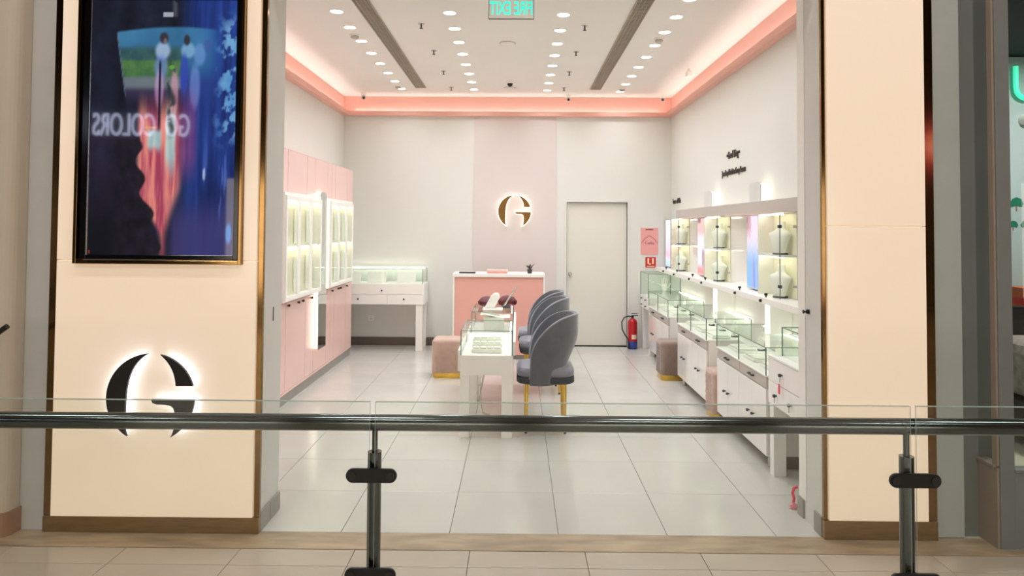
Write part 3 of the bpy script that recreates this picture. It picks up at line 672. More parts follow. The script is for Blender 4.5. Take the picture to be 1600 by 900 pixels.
def arch(x0, x1, y0, y1, z0, z1, r):
    pl_ = [(y0, z0), (y1, z0)] + [(y1 - r + r * math.cos(math.radians(a)), z1 - r + r * math.sin(math.radians(a))) for a in range(0, 91, 15)] + [(y0 + r - r * math.sin(math.radians(a)), z1 - r + r * math.cos(math.radians(a))) for a in range(0, 91, 15)]
    return B().prism(pl_, lambda u, v, d_: (d_, u, v), x0, x1)
mr = thing('wall_mirror', 'tall round-topped mirror with glowing rim between the left showcases', 'mirror', (-2.14, 7.6, .36))
arch(-2.125, -2.118, 7.46, 7.75, .36, 2.05, .10).build('mirror_face', 'mirror', mr)
arch(-2.174, -2.1255, 7.475, 7.735, .375, 2.035, .09).build('lit_body', 'led_soft', mr)

# ================================================================== DISPLAY COUNTERS
def case(parent, x0, x1, y0, y1, z0, z1, posts_=(), led_side='x1'):
    t_ = .006
    for nm, a in (('front_glass', (x0, x1, y0, y0 + t_, z0, z1 - t_)), ('back_glass', (x0, x1, y1 - t_, y1, z0, z1 - t_)), ('side_glass', (x0, x0 + t_, y0 + t_, y1 - t_, z0, z1 - t_)), ('side_glass', (x1 - t_, x1, y0 + t_, y1 - t_, z0, z1 - t_)), ('top_glass', (x0, x1, y0, y1, z1 - t_, z1))):
        bx(nm, *a, 'glass', parent)
    e = .0035; b = B()
    for X in (x0, x1):
        for Y in (y0, y1): b.box(X - e, X + e, Y - e, Y + e, z0, z1)
    for Y in (y0, y1): b.box(x0 + e, x1 - e, Y - e, Y + e, z1 - e, z1 + .001)
    for X in (x0, x1): b.box(X - e, X + e, y0 + e, y1 - e, z1 - e, z1 + .001)
    for Y in posts_: b.box(x0 - e, x0 + e, Y - e, Y + e, z0, z1 - e)
    b.build('glass_edges', 'glass_edge', parent)
    if led_side == 'x1': bx('led_bar', x1 - .018, x1 - .012, y0 + .02, y1 - .02, z1 - .014, z1 - .009, 'led_case', parent)
    elif led_side == 'y1': bx('led_bar', x0 + .02, x1 - .02, y1 - .018, y1 - .012, z1 - .014, z1 - .009, 'led_case', parent)
def tray(x, y, z, w, d_, label, rows=3, cols=4, grp='white jewellery trays'):
    o = thing('jewellery_tray', label, 'tray', (x, y, z), grp)
    bx('base', x - w / 2, x + w / 2, y - d_ / 2, y + d_ / 2, z + .001, z + .02, 'bust', o, bevel=.003)
    for i in range(rows): bx('ring_roll', x - w / 2 + .01, x + w / 2 - .01, y - d_ / 2 + d_ * (i + .15) / rows, y - d_ / 2 + d_ * (i + .8) / rows, z + .02, z + .034, 'bust', o, bevel=.004)
    return o
def bust_mesh(name, parent_label, cat, x, y, z, h, facing, grp):
    o = thing(name, parent_label, cat, (x, y, z), grp)
    pr_ = [(.052, .030, 0, .010), (.062, .032, .12, .008), (.088, .034, .40, .004), (.112, .034, .56, .0), (.110, .032, .62, -.002), (.082, .030, .68, -.004), (.050, .028, .73, -.007), (.040, .027, .79, -.009), (.037, .026, .92, -.012), (.037, .026, 1.0, -.014)]
    rg = []
    for a, b_, zz, sh in pr_:
        ring = []
        for i in range(20):
            t_ = 2 * math.pi * i / 20; lx = sh + b_ * math.cos(t_) * h / .25; ly = a * math.sin(t_) * h / .25
            ring.append((x + lx * math.cos(facing) - ly * math.sin(facing), y + lx * math.sin(facing) + ly * math.cos(facing), z + .012 + zz * (h - .012)))
        rg.append(ring)
    B().rings(rg).build('bust_form', 'bust', o, smooth=True)
    B().lathe([(.055 * h / .25, 0), (.055 * h / .25, .012), (.04 * h / .25, .0125)], (x, y, z), 20).build('foot', 'velvet_dark', o)
    return o
# --- back left counter (against the back wall)
cn = thing('display_counter', 'white display counter on legs in the back left corner', 'counter', (-1.85, 9.7, 0), 'white display counters')
X0, X1, Y0, Y1 = -2.48, -1.26, 9.45, 9.92
bx('body', X0, X1, Y0 + .012, Y1, .625, .905, 'white', cn, bevel=.003)
bx('upper_drawer', X0 + .005, X1 - .03, Y0, Y0 + .012, .765, .902, 'white', cn, bevel=.002); bx('lower_drawer', X0 + .005, -1.76, Y0, Y0 + .012, .628, .758, 'white', cn, bevel=.002); bx('lower_drawer', -1.75, X1 - .005, Y0, Y0 + .012, .628, .758, 'white', cn, bevel=.002)
for X, Z in ((-1.83, .815), (-2.15, .70), (-1.53, .70)): knob(cn, (X, Y0, Z), (0, -1, 0), .012, 'rubber')
for X, Y in ((X1 - .11, Y0 + .02), (X1 - .11, Y1 - .11), (X0 + .005, Y0 + .02), (X0 + .005, Y1 - .11)): bx('leg', X, X + .09, Y, Y + .08, 0, .625, 'white', cn, bevel=.003)
case(cn, X0 + .01, X1 - .02, Y0 + .01, Y1 - .01, .905, 1.105, (), 'y1')
for k, X in enumerate((-2.29, -1.94, -1.53)):
    b = B(); b.prism([(-.13, 0), (-.13, .14), (-.11, .15), (.11, .15), (.13, .14), (.13, 0)], lambda u, v, d_: (X + u, d_ + v * .3, .906 + v), 9.62, 9.635)
    tag(b.build('display_board', 'bust', bevel=.002), 'cream display board, %s of three, in the back left counter case' % ('leftmost', 'middle', 'rightmost')[k], 'display board', 'boards in the back counter')
# --- centre tables
TB = {}
for (Ya, Yb, w) in ((5.60, 6.25, 'front'), (6.84, 7.56, 'rear')):
    tb = thing('display_table', '%s white glass-topped display table in the middle of the shop' % w, 'table', (-.245, (Ya + Yb) / 2, 0), 'centre display tables')
    Yend = Yb if w == 'rear' else 6.80
    TB[w] = tb
    bx('apron', -.452, -.032, Ya, Yend, .50, .655, 'white', tb, bevel=.003)
    bx('side_tray', -.474, -.453, Ya + .05, Yend, .52, .69, 'white', tb, bevel=.003)
    bx('side_rail', -.031, -.010, Ya + .01, Yend, .655, .765, 'white', tb, bevel=.003)
    for X in (-.452, -.119):
        for Y in (Ya + .005, Yend - .085): bx('leg', X, X + (.075 if X < -.3 else .085), Y, Y + .08, 0, .50, 'white', tb, bevel=.002)
    case(tb, -.446, -.036, Ya + .004, Yb, .655, .852, (), 'x1')
o = thing('jewellery_tray', 'white stepped ring tray in the glass case of the front table', 'tray', (-.243, 5.80, .656))
for i in range(3):
    bx('step', -.365, -.122, 5.70 + .075 * i, 5.774 + .075 * i, .6565, .690 + .030 * i, 'bust', o, bevel=.004)
    for k in range(4): bx('ring_roll', -.358 + .058 * k, -.305 + .058 * k, 5.712 + .075 * i, 5.762 + .075 * i, .6905 + .030 * i, .704 + .030 * i, 'bust', o, bevel=.005)
o = thing('paper_sheet', 'curled white paper sheet inside the rear glass case', 'paper', (-.24, 7.0, .656))
B().prism([(-.15, .16), (-.10, .168), (-.03, .15), (.06, .133), (.14, .135), (.14, .132), (.06, .130), (-.03, .147), (-.10, .165), (-.15, .157)], lambda u, v, d_: (-.21 + u, d_, .656 + v), 6.90, 7.15).build('sheet', 'bust', o)
bx('stand', -.33, -.13, 6.95, 7.1, .6565, .785, 'bust', o, bevel=.003)
# things on the rear table
o = thing('card_terminal', 'white angled payment stand on the rear display table', 'card terminal', (-.25, 7.05, .853))
B().prism([(-.10, 0), (.10, 0), (.10, .012), (-.10, .012)], lambda u, v, d_: (-.245 + u, d_, .8535 + v), 6.98, 7.14).build('foot', 'white', o, bevel=.004)
B().prism([(-.07, .012), (.03, .012), (.09, .13), (.075, .165), (.03, .165), (.0, .14)], lambda u, v, d_: (-.26 + u, d_, .8535 + v), 7.02, 7.11).build('body', 'white_gloss', o, bevel=.012)
o = thing('phone_holder', 'slanted phone leaning out of a holder on the rear display table', 'phone', (-.09, 7.2, .853))
B().prism([(-.05, 0), (.03, 0), (.03, .02), (-.05, .02)], lambda u, v, d_: (-.10 + u, d_, .8535 + v), 7.16, 7.26).build('holder', 'rubber', o, bevel=.003)
B().prism([(-.045, .02), (-.030, .012), (.095, .205), (.080, .215)], lambda u, v, d_: (-.10 + u, d_, .8535 + v), 7.17, 7.25).build('phone', 'steel', o, bevel=.003)
b = B(); b.v = []
o = thing('velvet_pouch', 'dark maroon velvet pouch behind the payment stand', 'pouch', (-.29, 7.35, .853))
rg = []
for r, z in ((.05, 0), (.085, .02), (.09, .05), (.06, .085), (.02, .10)):
    rg.append([(-.31 + r * 1.1 * math.cos(2 * math.pi * i / 16) * (1 + .1 * math.sin(3 * i)), 7.35 + r * .8 * math.sin(2 * math.pi * i / 16), .8535 + z) for i in range(16)])
B().rings(rg).build('pouch', 'maroon', o, smooth=True)
o = thing('velvet_pouch', 'dark maroon velvet pouch behind the slanted phone', 'pouch', (-.12, 7.38, .853))
B().rings([[(x + .21, y + .02, z + (z - .8535) * .1) for x, y, z in r_] for r_ in rg]).build('pouch', 'maroon', o, smooth=True)
o = (B().tube([(-.20, 6.62, .4995), (-.21, 6.60, .44), (-.26, 6.55, .40), (-.30, 6.5, .33), (-.33, 6.45, .20), (-.325, 6.4, .08), (-.30, 6.35, .008), (-.24, 6.3, .006)], .006, 8).build('power_cable', 'cable', TB['front'], smooth=True))
o = TB['front']
ad_ = bx('adapter', -.18, -.13, 6.58, 6.64, .42, .499, 'rubber', o, bevel=.004); bx('clip', -.22, -.18, 6.60, 6.62, .43, .445, 'cable', ad_)

# ================================================================== RIGHT COUNTERS
XF = 1.742
def low_unit(Y0, Y1, label):
    c = thing('display_counter', label, 'counter', (1.94, (Y0 + Y1) / 2, 0), 'white display counters')
    bx('cabinet', XF + .02, 2.165, Y0, Y1, .095, .645, 'white_gloss', c, bevel=.002)
    ym = (Y0 + Y1) / 2
    q = [Y0, Y0 + (Y1 - Y0) / 4, ym, ym + (Y1 - Y0) / 4, Y1]
    for a, b_ in zip(q[:-1], q[1:]):
        dd = bx('door', XF, XF + .018, a + .002, b_ - .002, .097, .558, 'white_gloss', c, bevel=.002)
        knob(dd, (XF, a + .05 if a in (q[1], q[3]) else b_ - .05, .33), (-1, 0, 0), .011, 'rubber')
    for a, b_ in ((Y0, ym), (ym, Y1)):
        dr = bx('drawer', XF + .004, XF + .02, a + .004, b_ - .004, .566, .640, 'drawer_grey', c, bevel=.002)  # grey front stands in for shade on the recessed drawer band
        yc = (a + b_) / 2
        B().cyl((XF + .004, yc - .04, .605), (XF - .012, yc - .04, .605), .007, n=10).cyl((XF + .004, yc + .04, .605), (XF - .012, yc + .04, .605), .007, n=10).box(XF - .018, XF - .010, yc - .05, yc + .05, .600, .610).build('handle', 'rubber', dr)
    bx('worktop', XF - .004, 2.165, Y0 - .002, Y1 + .002, .6455, .657, 'white', c, bevel=.002)
    bx('plinth', XF + .12, 2.1, Y0 + .03, Y1 - .03, 0, .095, 'skirt_dark', c)
    for Y in (Y0 + .08, Y1 - .08): B().cyl((XF + .06, Y, 0), (XF + .06, Y, .095), .02, n=16).build('foot', 'steel', c, smooth=True)
    case(c, XF, 2.155, Y0, Y1, .657, .852, (ym,), 'x1')
    return c
low_unit(8.09, 9.27, 'long white counter with glass case, farthest of three alike along the right wall')
low_unit(6.46, 7.62, 'long white counter with glass case, middle of three alike along the right wall')
low_unit(4.92, 6.12, 'long white counter with glass case, nearest of three alike along the right wall')
for (Ya, Yb, w) in ((7.63, 8.08, 'farther'), (6.13, 6.45, 'nearer')):
    bx_ = tag(bx('back_panel', 2.04, 2.165, Ya, Yb, 0, .66, 'white', bevel=.003), 'white panel at the back of the %s gap between right counters' % w, 'panel', 'gap panels')
n = 0
NAMES = {8: 'farthest', 6: 'middle', 5: 'nearest'}
for Y0, Y1, w in ((8.09, 9.27, 'farthest'), (6.46, 7.62, 'middle'), (4.92, 6.12, 'nearest')):
    for k in range(3):
        yc = Y0 + (Y1 - Y0) * (k + .5) / 3
        tray(1.90, yc, .658, .17, .26, 'white ring tray, %s of three, in the %s long right counter' % (('nearest', 'middle', 'farthest')[k], w), 4, grp='trays in the right counters')
        bust_mesh('necklace_stand', 'small white necklace stand, %s of three, in the %s long right counter' % (('nearest', 'middle', 'farthest')[k], w), 'bust', 2.06, yc, .658, .15, math.pi, 'necklace stands in the right counters')
# far tall unit
c = thing('display_counter', 'taller white counter with hand display in the back right corner', 'counter', (1.96, 9.62, 0), 'white display counters')
bx('body', XF + .012, 2.17, 9.30, 9.90, .585, .755, 'white', c, bevel=.003)
for a, b_ in ((9.305, 9.597), (9.603, 9.895)):
    for z0, z1 in ((.588, .668), (.672, .752)):
        dr = bx('drawer', XF, XF + .012, a, b_, z0, z1, 'white', c, bevel=.002); knob(dr, (XF, (a + b_) / 2, (z0 + z1) / 2), (-1, 0, 0), .011, 'rubber')
for X, Y in ((XF + .02, 9.81), (XF + .02, 9.31), (2.08, 9.81), (2.08, 9.31)): bx('leg', X, X + .085, Y, Y + .075, 0, .585, 'white', c, bevel=.002)
case(c, XF, 2.165, 9.30, 9.89, .756, 1.073, (), 'x1')
hd = thing('hand_display', 'white mannequin hand jewellery stand in the back right case', 'hand display', (1.99, 9.47, .757))
B().lathe([(.05, 0), (.05, .01), (.028, .02), (.026, .07), (.03, .10)], (1.99, 9.47, .757), 20).build('wrist', 'bust', hd, smooth=True)
pm = []
for zz, wx, wy in ((.09, .028, .018), (.12, .036, .018), (.15, .042, .017), (.172, .040, .015)):
    pm.append([(1.99 + wx * math.cos(2 * math.pi * i / 16), 9.47 + wy * math.sin(2 * math.pi * i / 16), .757 + zz) for i in range(16)])
B().rings(pm).build('palm', 'bust', hd, smooth=True)
for dx, ln, lean in ((-.030, .075, -.10), (-.010, .092, -.03), (.011, .086, .08), (.030, .066, .22)):
    B().tube([(1.99 + dx, 9.47, .757 + .165), (1.99 + dx + lean * ln * .5, 9.467, .757 + .165 + ln * .5), (1.99 + dx + lean * ln, 9.458, .757 + .165 + ln)], .0088, 10).build('finger', 'bust', hd, smooth=True)
B().tube([(1.99 + .034, 9.468, .757 + .115), (1.99 + .062, 9.462, .757 + .145), (1.99 + .078, 9.455, .757 + .185)], .0095, 10).build('thumb', 'bust', hd, smooth=True)
# near tall unit on legs
c = thing('display_counter', 'white drawer counter on legs beside the right reveal', 'counter', (1.96, 4.56, 0), 'white display counters')
Y0, Y1 = 4.24, 4.88
bx('body', XF + .012, 2.17, Y0, Y1, .485, .80, 'white', c, bevel=.003)
for z0, z1 in ((.488, .638), (.644, .797)):
    dr = bx('drawer', XF, XF + .012, Y0 + .004, Y1 - .004, z0, z1, 'white', c, bevel=.002)
    for Y in (4.47, 4.72) if z0 < .6 else (4.62,):
        k_ = knob(dr, (XF, Y, (z0 + z1) / 2), (-1, 0, 0), .012, 'rubber')
        bx('key', XF - .018, XF - .014, Y - .004, Y + .004, (z0 + z1) / 2 - .045, (z0 + z1) / 2 - .012, 'steel', dr)
bx('pink_key_tag', XF - .022, XF - .018, 4.61, 4.635, .60, .665, 'pink_ribbon', c)
for X, Y in ((1.750, 4.80), (1.750, Y0 + .01), (2.08, 4.80), (2.08, Y0 + .01)): bx('leg', X, X + .085, Y, Y + .07, 0, .485, 'white', c, bevel=.002)
bx('top_rim', XF - .004, XF + .02, Y0, Y1, .801, .815, 'white', c, bevel=.002)
case(c, XF + .10, 2.165, Y0, Y1, .801, 1.0, (), 'x1')
bust_mesh('necklace_stand', 'small white necklace stand in the drawer counter beside the right reveal', 'bust', 2.06, 4.66, .802, .15, math.pi, 'necklace stands in the right counters')

# ================================================================== RIGHT WALL DISPLAYS
ld = tag(bx('wall_ledge', 1.955, WR - .001, 4.3, 9.93, 1.085, 1.135, 'white', bevel=.003), 'long white ledge under the glass niches on the right wall', 'ledge')
hdr = tag(bx('header_box', 2.03, WR - .001, 4.3, 8.95, 1.806, 1.915, 'drawer_grey', bevel=.004), 'long pale grey header box above the glass niches', 'header')
tag(bx('light_strip', WR - .07, WR - .05, 4.4, 8.9, 1.916, 1.922, 'led_glow'), 'light strip on top of the header box of the right wall', 'light strip')
bk = tag(bx('wall_board', 2.165, WR - .001, 4.3, 9.93, 1.1355, 1.805, 'white_gloss'), 'glossy white backing board behind the glass niches', 'backing board')
bk = tag(bx('splash_board', 2.170, WR - .001, 4.9, 9.93, .66, 1.084, 'white'), 'white wall board between the right counters and the ledge', 'backing board')
mrr = tag(bx('wall_mirror', 2.170, WR - .001, 4.24, 4.89, .66, 1.084, 'mirror'), 'mirror panel above the drawer counter beside the right reveal', 'mirror')
for k, (a, w) in enumerate(((8.79, 'farthest'), (7.10, 'middle'), (5.41, 'nearest'))):
    b_ = a + .50 if k else 9.24
    n = thing('glass_niche', 'lit glass niche with two busts, %s of three on the right wall' % w, 'glass niche', (2.1, (a + b_) / 2, 1.136), 'right wall glass niches')
    x0 = 2.03
    bx('back', 2.158, 2.164, a, b_, 1.137, 1.80, 'niche_back', n)
    fr_ = bx('side_glass', x0, 2.157, a, a + .005, 1.137, 1.80, 'glass', n)
    bx('side_panel', x0, 2.157, b_ - .012, b_, 1.137, 1.80, 'white', n)
    dg = bx('glass_door', x0 - .005, x0, a, b_, 1.139, 1.80, 'glass', n)
    B().box(x0 - .0065, x0 - .0005, a - .003, a + .002, 1.139, 1.80).build('glass_edge', 'glass_edge', dg)
    for z in (1.235, 1.70): B().box(x0 - .01, x0 + .012, a - .004, a + .035, z - .012, z + .012).build('hinge', 'rubber', dg, bevel=.003)
    for z in (1.235, 1.70): B().box(2.13, 2.157, a - .004, a + .01, z - .01, z + .01).build('hinge', 'steel', dg, bevel=.003)
    bx('shelf', x0 + .003, 2.157, a + .006, b_ - .013, 1.462, 1.478, 'white', n)
    bx('led_bar', 2.05, 2.065, a + .02, b_ - .02, 1.79, 1.799, 'led', n)
    bx('led_bar', 2.05, 2.065, a + .02, b_ - .02, 1.453, 1.461, 'led', n)
    for z, lv in ((1.1375, 'lower'), (1.4785, 'upper')):
        bust_mesh('necklace_bust', 'white necklace bust on the %s shelf of the %s glass niche' % (lv, w), 'bust', 2.093, a + .17, z, .26, math.radians(203), 'busts in the glass niches')
def lcd(i):
    def f(u, v):
        n_ = nz(u * 4, v * 5, i * 2.3); m_ = nz(u * 9, v * 3, i + .4)
        if i == 2:
            c = mixc((150, 190, 250), (236, 214, 246), sm(.35, .75, v)); c = mixc(c, (196, 120, 132), sm(.62, .9, v) * sm(.45, .25, u)); c = mixc(c, (120, 76, 84), sm(.75, 1, v) * sm(.16, .06, u))
            c = mixc(c, (130, 104, 190), .8 * sm(.07, .02, abs(u - .62 + .1 * v)) * sm(.55, .2, v)); c = mixc(c, (255, 250, 255), .6 * n_ * sm(.3, .6, v)); return clampc(mixc(c, (120, 210, 250), .5 * sm(.25, .1, u) * sm(.5, .2, v)))
        if i == 1:
            c = mixc((240, 232, 246), (240, 180, 178), sm(.62, .8, v)); c = mixc(c, (226, 120, 116), .9 * sm(.20, .08, v)); c = mixc(c, (150, 110, 130), .8 * sm(.55, .7, u) * sm(.5, .4, v) * sm(.1, .2, v)); c = mixc(c, (110, 50, 56), .9 * sm(.9, .95, v) * sm(.5, .4, u)); return clampc(mixc(c, (255, 250, 255), .4 * n_))
        c = mixc((236, 210, 240), (240, 236, 255), sm(.4, .8, v)); c = mixc(c, (240, 176, 190), .7 * sm(.4, .3, v) * sm(.15, .25, v)); c = mixc(c, (170, 214, 250), .9 * sm(.16, .1, v)); return clampc(mixc(c, (255, 255, 255), .4 * m_))
    return f
for i, (Ya, Yb, w) in enumerate(((9.60, 9.90, 'farthest'), (7.84, 8.15, 'middle'), (6.09, 6.40, 'nearest'))):
    s = thing('advert_screen', 'narrow upright %s screen, %s of three on the right wall' % (('white and pink', 'pink and white', 'blue and lilac')[i], w), 'screen', (2.11, (Ya + Yb) / 2, 1.14), 'right wall advert screens')
    bx('housing', 2.10, 2.164, Ya - .012, Yb + .012, 1.145, 1.803, 'steel', s, bevel=.003)
    painted('screen', lambda u, v: (2.0985, Yb - (Yb - Ya) * u, 1.155 + .64 * v), 0, 0, 24, 60, lcd(i), 'lcd_picture', s)
for (Ya, Yb, w) in ((7.49, 7.78, 'farther'), (5.98, 6.27, 'nearer')):
    f_ = thing('arched_panel', '%s round-topped grey panel rising above the right header box' % w, 'panel', (2.1, (Ya + Yb) / 2, 1.9155), 'arched panels on the right wall')
    arch(2.075, 2.085, Ya, Yb, 1.9165, 2.09, .05).build('panel_face', 'pillar_grey' if False else 'reveal', f_, bevel=.002)
    arch(2.0855, 2.12, Ya + .012, Yb - .012, 1.9165, 2.075, .045).build('lit_body', 'led_glow', f_)
tag(bx('canopy_shelf', 2.0, 2.10, 5.6, 6.75, 1.80, 1.805, 'pink_panel'), 'thin pinkish canopy shelf above the nearest advert screen', 'shelf', 'canopy shelves')
tag(bx('canopy_shelf', 2.0, 2.10, 7.7, 8.7, 1.80, 1.805, 'pink_panel'), 'thin pinkish canopy shelf above the middle advert screen', 'shelf', 'canopy shelves')
for i, (Y, w) in enumerate(((9.35, 'fifth'), (8.72, 'fourth'), (7.95, 'third'), (7.42, 'second'), (6.28, 'first'), (5.62, 'nearest'))):
    k = thing('ledge_lock', 'pair of small black lock knobs on the right ledge, %s from the opening' % ('sixth', 'fifth', 'fourth', 'third', 'second', 'first')[i], 'lock', (1.955, Y, 1.10), 'ledge lock knobs')
    B().cyl((1.955, Y, 1.108), (1.938, Y, 1.108), .013, .011, 14).build('front_knob', 'black', k, smooth=True)
    B().cyl((1.985, Y - .02, 1.1355), (1.985, Y - .02, 1.152), .006, n=10).cyl((1.985, Y - .02, 1.152), (1.985, Y - .02, 1.168), .014, .012, 14).build('top_knob', 'black', k, smooth=True)
for Y, w in ((6.98, 'farther'), (5.53, 'nearer')):
    lb = thing('light_bar', '%s glowing white upright bar under the right wall ledge' % w, 'light bar', (1.97, Y, .853), 'upright light bars')
    bx('lit_face', 1.957, 1.99, Y, Y + .012, .855, 1.084, 'led_bar', lb); bx('housing', 1.957, 1.99, Y + .0125, Y + .03, .855, 1.084, 'white', lb)
    bx('fin', 1.9905, 2.169, Y + .005, Y + .025, .855, 1.084, 'white', lb)

# ================================================================== CHAIRS AND STOOLS
def make_chair():
    root = thing('lounge_chair', 'x', 'chair', (0, 0, 0), 'grey velvet chairs at the centre tables')
    def rrect(hx, hy, r, z, n=6, cx=0):
        pts = []
        for sx, sy, a0 in ((1, 1, 0), (-1, 1, 90), (-1, -1, 180), (1, -1, 270)):
            for i in range(n + 1):
                a = math.radians(a0 + 90 * i / n); pts.append((cx + sx * (hx - r) + r * math.cos(a), sy * (hy - r) + r * math.sin(a), z))
        return pts
    B().rings([rrect(.225, .22, .10, .405), rrect(.238, .236, .11, .415), rrect(.238, .236, .11, .455), rrect(.233, .23, .11, .462)]).build('seat_base', 'velvet_dark', root, smooth=True)
    B().rings([rrect(.228, .225, .11, .463), rrect(.238, .234, .12, .478), rrect(.238, .234, .12, .51), rrect(.224, .22, .12, .532), rrect(.16, .15, .10, .542)]).build('cushion', 'velvet_seat', root, smooth=True)
    NU, NV = 72, 12; xc = -.055; zb = .40; zt = .958
    def rx(z): return .205 + .13 * sm(.40, .82, z)
    def P(u, v, off):
        ph = math.radians(112) * u
        zl = zb + .27 * max(0, 1 - abs(ph) / .66) ** 1.2
        cx = xc + .335 * math.cos(ph); q = min(1, max(0, (.265 - cx) / .43))
        zt_ = zb + .05 + (zt - zb - .05) * math.sqrt(max(0, 1 - q * q))
        z = zl + (max(zt_, zl + .02) - zl) * v
        r_ = rx(z) - off
        return (xc + r_ * math.cos(ph), (.262 + .02 * sm(.5, .9, z) - off) * math.sin(ph), z)
    b = B()
    for off in (0, .034):
        for j in range(NV + 1):
            for i in range(NU + 1): b.v.append(P(-1 + 2 * i / NU, j / NV, off))
    W_ = NU + 1; S_ = W_ * (NV + 1)
    for j in range(NV):
        for i in range(NU):
            a = j * W_ + i; b.f.append((a, a + 1, a + W_ + 1, a + W_)); b.f.append((S_ + a, S_ + a + W_, S_ + a + W_ + 1, S_ + a + 1))
    for i in range(NU):
        b.f.append((i, S_ + i, S_ + i + 1, i + 1)); t_ = NV * W_ + i; b.f.append((t_, t_ + 1, S_ + t_ + 1, S_ + t_))
    for j in range(NV):
        a = j * W_; b.f.append((a, a + W_, S_ + a + W_, S_ + a)); a = j * W_ + NU; b.f.append((a, S_ + a, S_ + a + W_, a + W_))
    sh = b.build('backrest', 'velvet_grey', root, smooth=True)
    B().tube([P(-1 + 2 * i / 60, 1, .004) for i in range(61)], .0065, 8).build('piping', 'velvet_seat', sh, smooth=True)
    for sx in (-1, 1):
        for sy in (-1, 1):
            x = .155 * sx; y = .16 * sy
            lg_ = B().cyl((x, y, .404), (x * 1.03, y * 1.12, .015), .017, .010, 16).build('leg', 'brass', root, smooth=True)
            B().cyl((x * 1.03, y * 1.12, .015), (x * 1.03, y * 1.12, 0), .0105, n=12).build('foot_cap', 'black', lg_)
    return root
ch0 = make_chair()
for i, (x, y, a, lab) in enumerate(((.238, 5.93, 0, 'nearest grey velvet chair with gold legs beside the front display table'), (.265, 7.27, .04, 'middle grey velvet chair of three, beside the rear display table'), (.255, 7.98, -.03, 'farthest grey velvet chair of three, nearest the pink desk'))):
    o = ch0 if i == 0 else copy_tree(ch0)
    o.location = (x, y, 0); o.rotation_euler = (0, 0, a); o['label'] = lab
def stool(x, y, s, m, label, h=.425):
    o = thing('pouf_stool', label, 'stool', (x, y, 0), 'quilted velvet stools')
    def rr(hw, r, z, n=5):
        pts = []
        for sx, sy, a0 in ((1, 1, 0), (-1, 1, 90), (-1, -1, 180), (1, -1, 270)):
            for i in range(n + 1):
                a = math.radians(a0 + 90 * i / n); pts.append((x + sx * (hw - r) + r * math.cos(a), y + sy * (hw - r) + r * math.sin(a), z))
        return pts
    w = s / 2
    B().rings([rr(w - .012, .05, 0), rr(w - .012, .05, .058)]).build('gold_base', 'brass', o, smooth=True)
    bd = B().rings([rr(w - .006, .05, .0585), rr(w, .05, .066), rr(w, .05, h - .03), rr(w - .006, .05, h - .012), rr(w - .022, .045, h - .001), rr(w - .05, .03, h)]).build('cushion_body', m, o, smooth=True)
    b = B(); e = .0026
    for face in range(4):
        for dr_ in (-1, 1):
            for k in range(-9, 10):
                pts = []
                for q in range(13):
                    zz = .07 + (h - .105) * q / 12; uu = k * .034 + dr_ * (zz - .07) * .55
                    if abs(uu) <= w - .05: pts.append((uu, zz))
                if len(pts) < 2: continue
                f_ = {0: lambda u, z: (x + u, y - w - e * .2, z), 1: lambda u, z: (x + u, y + w + e * .2, z), 2: lambda u, z: (x - w - e * .2, y + u, z), 3: lambda u, z: (x + w + e * .2, y + u, z)}[face]
                b.tube([f_(u, z) for u, z in (pts[0], pts[-1])], e, 4)
    qs = b.build('quilting', m, bd); qs['kind'] = 'stuff'
    return o
stool(-.775, 7.95, .34, 'velvet_rose', 'rose velvet stool with gold base left of the display tables')
stool(1.745, 7.905, .31, 'velvet_brown', 'brown velvet stool with gold base in the farther gap between right counters')
stool(1.865, 6.29, .30, 'velvet_rose', 'velvet stool with gold base in the nearer gap between right counters')

# ================================================================== NEIGHBOURING FRONTAGE, LEFT
b = B(); rr_ = .07
poly = [(-4.6, 3.95), (-4.6, 3.75), (-2.735 - rr_, 3.75)] + [(-2.735 - rr_ + rr_ * math.sin(math.radians(a)), 3.75 + rr_ - rr_ * math.cos(math.radians(a))) for a in range(15, 91, 15)] + [(-2.735, 3.95)]
struct(b.prism(poly, lambda u, v, d_: (u, v, d_), .0, 7.5).build('wall_mall_left', 'beige'), 'beige mall pier left of the shop')
b = B(); pp = offset_poly(poly, .012); struct(b.prism(pp, lambda u, v, d_: (u, v, d_), .0025, .13).build('baseboard_mall_left', 'copper'), 'copper coloured plinth of the beige pier')
struct(bx('wall_mall_left_strip', -2.733, -2.587, 3.872, 4.0, 0, 7.5, 'pillar_blue'), 'grey vertical strip between the beige pier and the gold edge')
hb = thing('door_handle', 'black bar handle cut by the left edge of the picture', 'handle', (-2.72, 3.6, 1.08))
B().cyl((-2.632, 3.60, 1.153), (-2.80, 3.60, 1.03), .014, n=18).build('bar', 'black', hb, smooth=True)
B().cyl((-2.77, 3.60, 1.055), (-2.80, 3.748, 1.06), .008, n=12).build('bracket', 'black', hb, smooth=True)

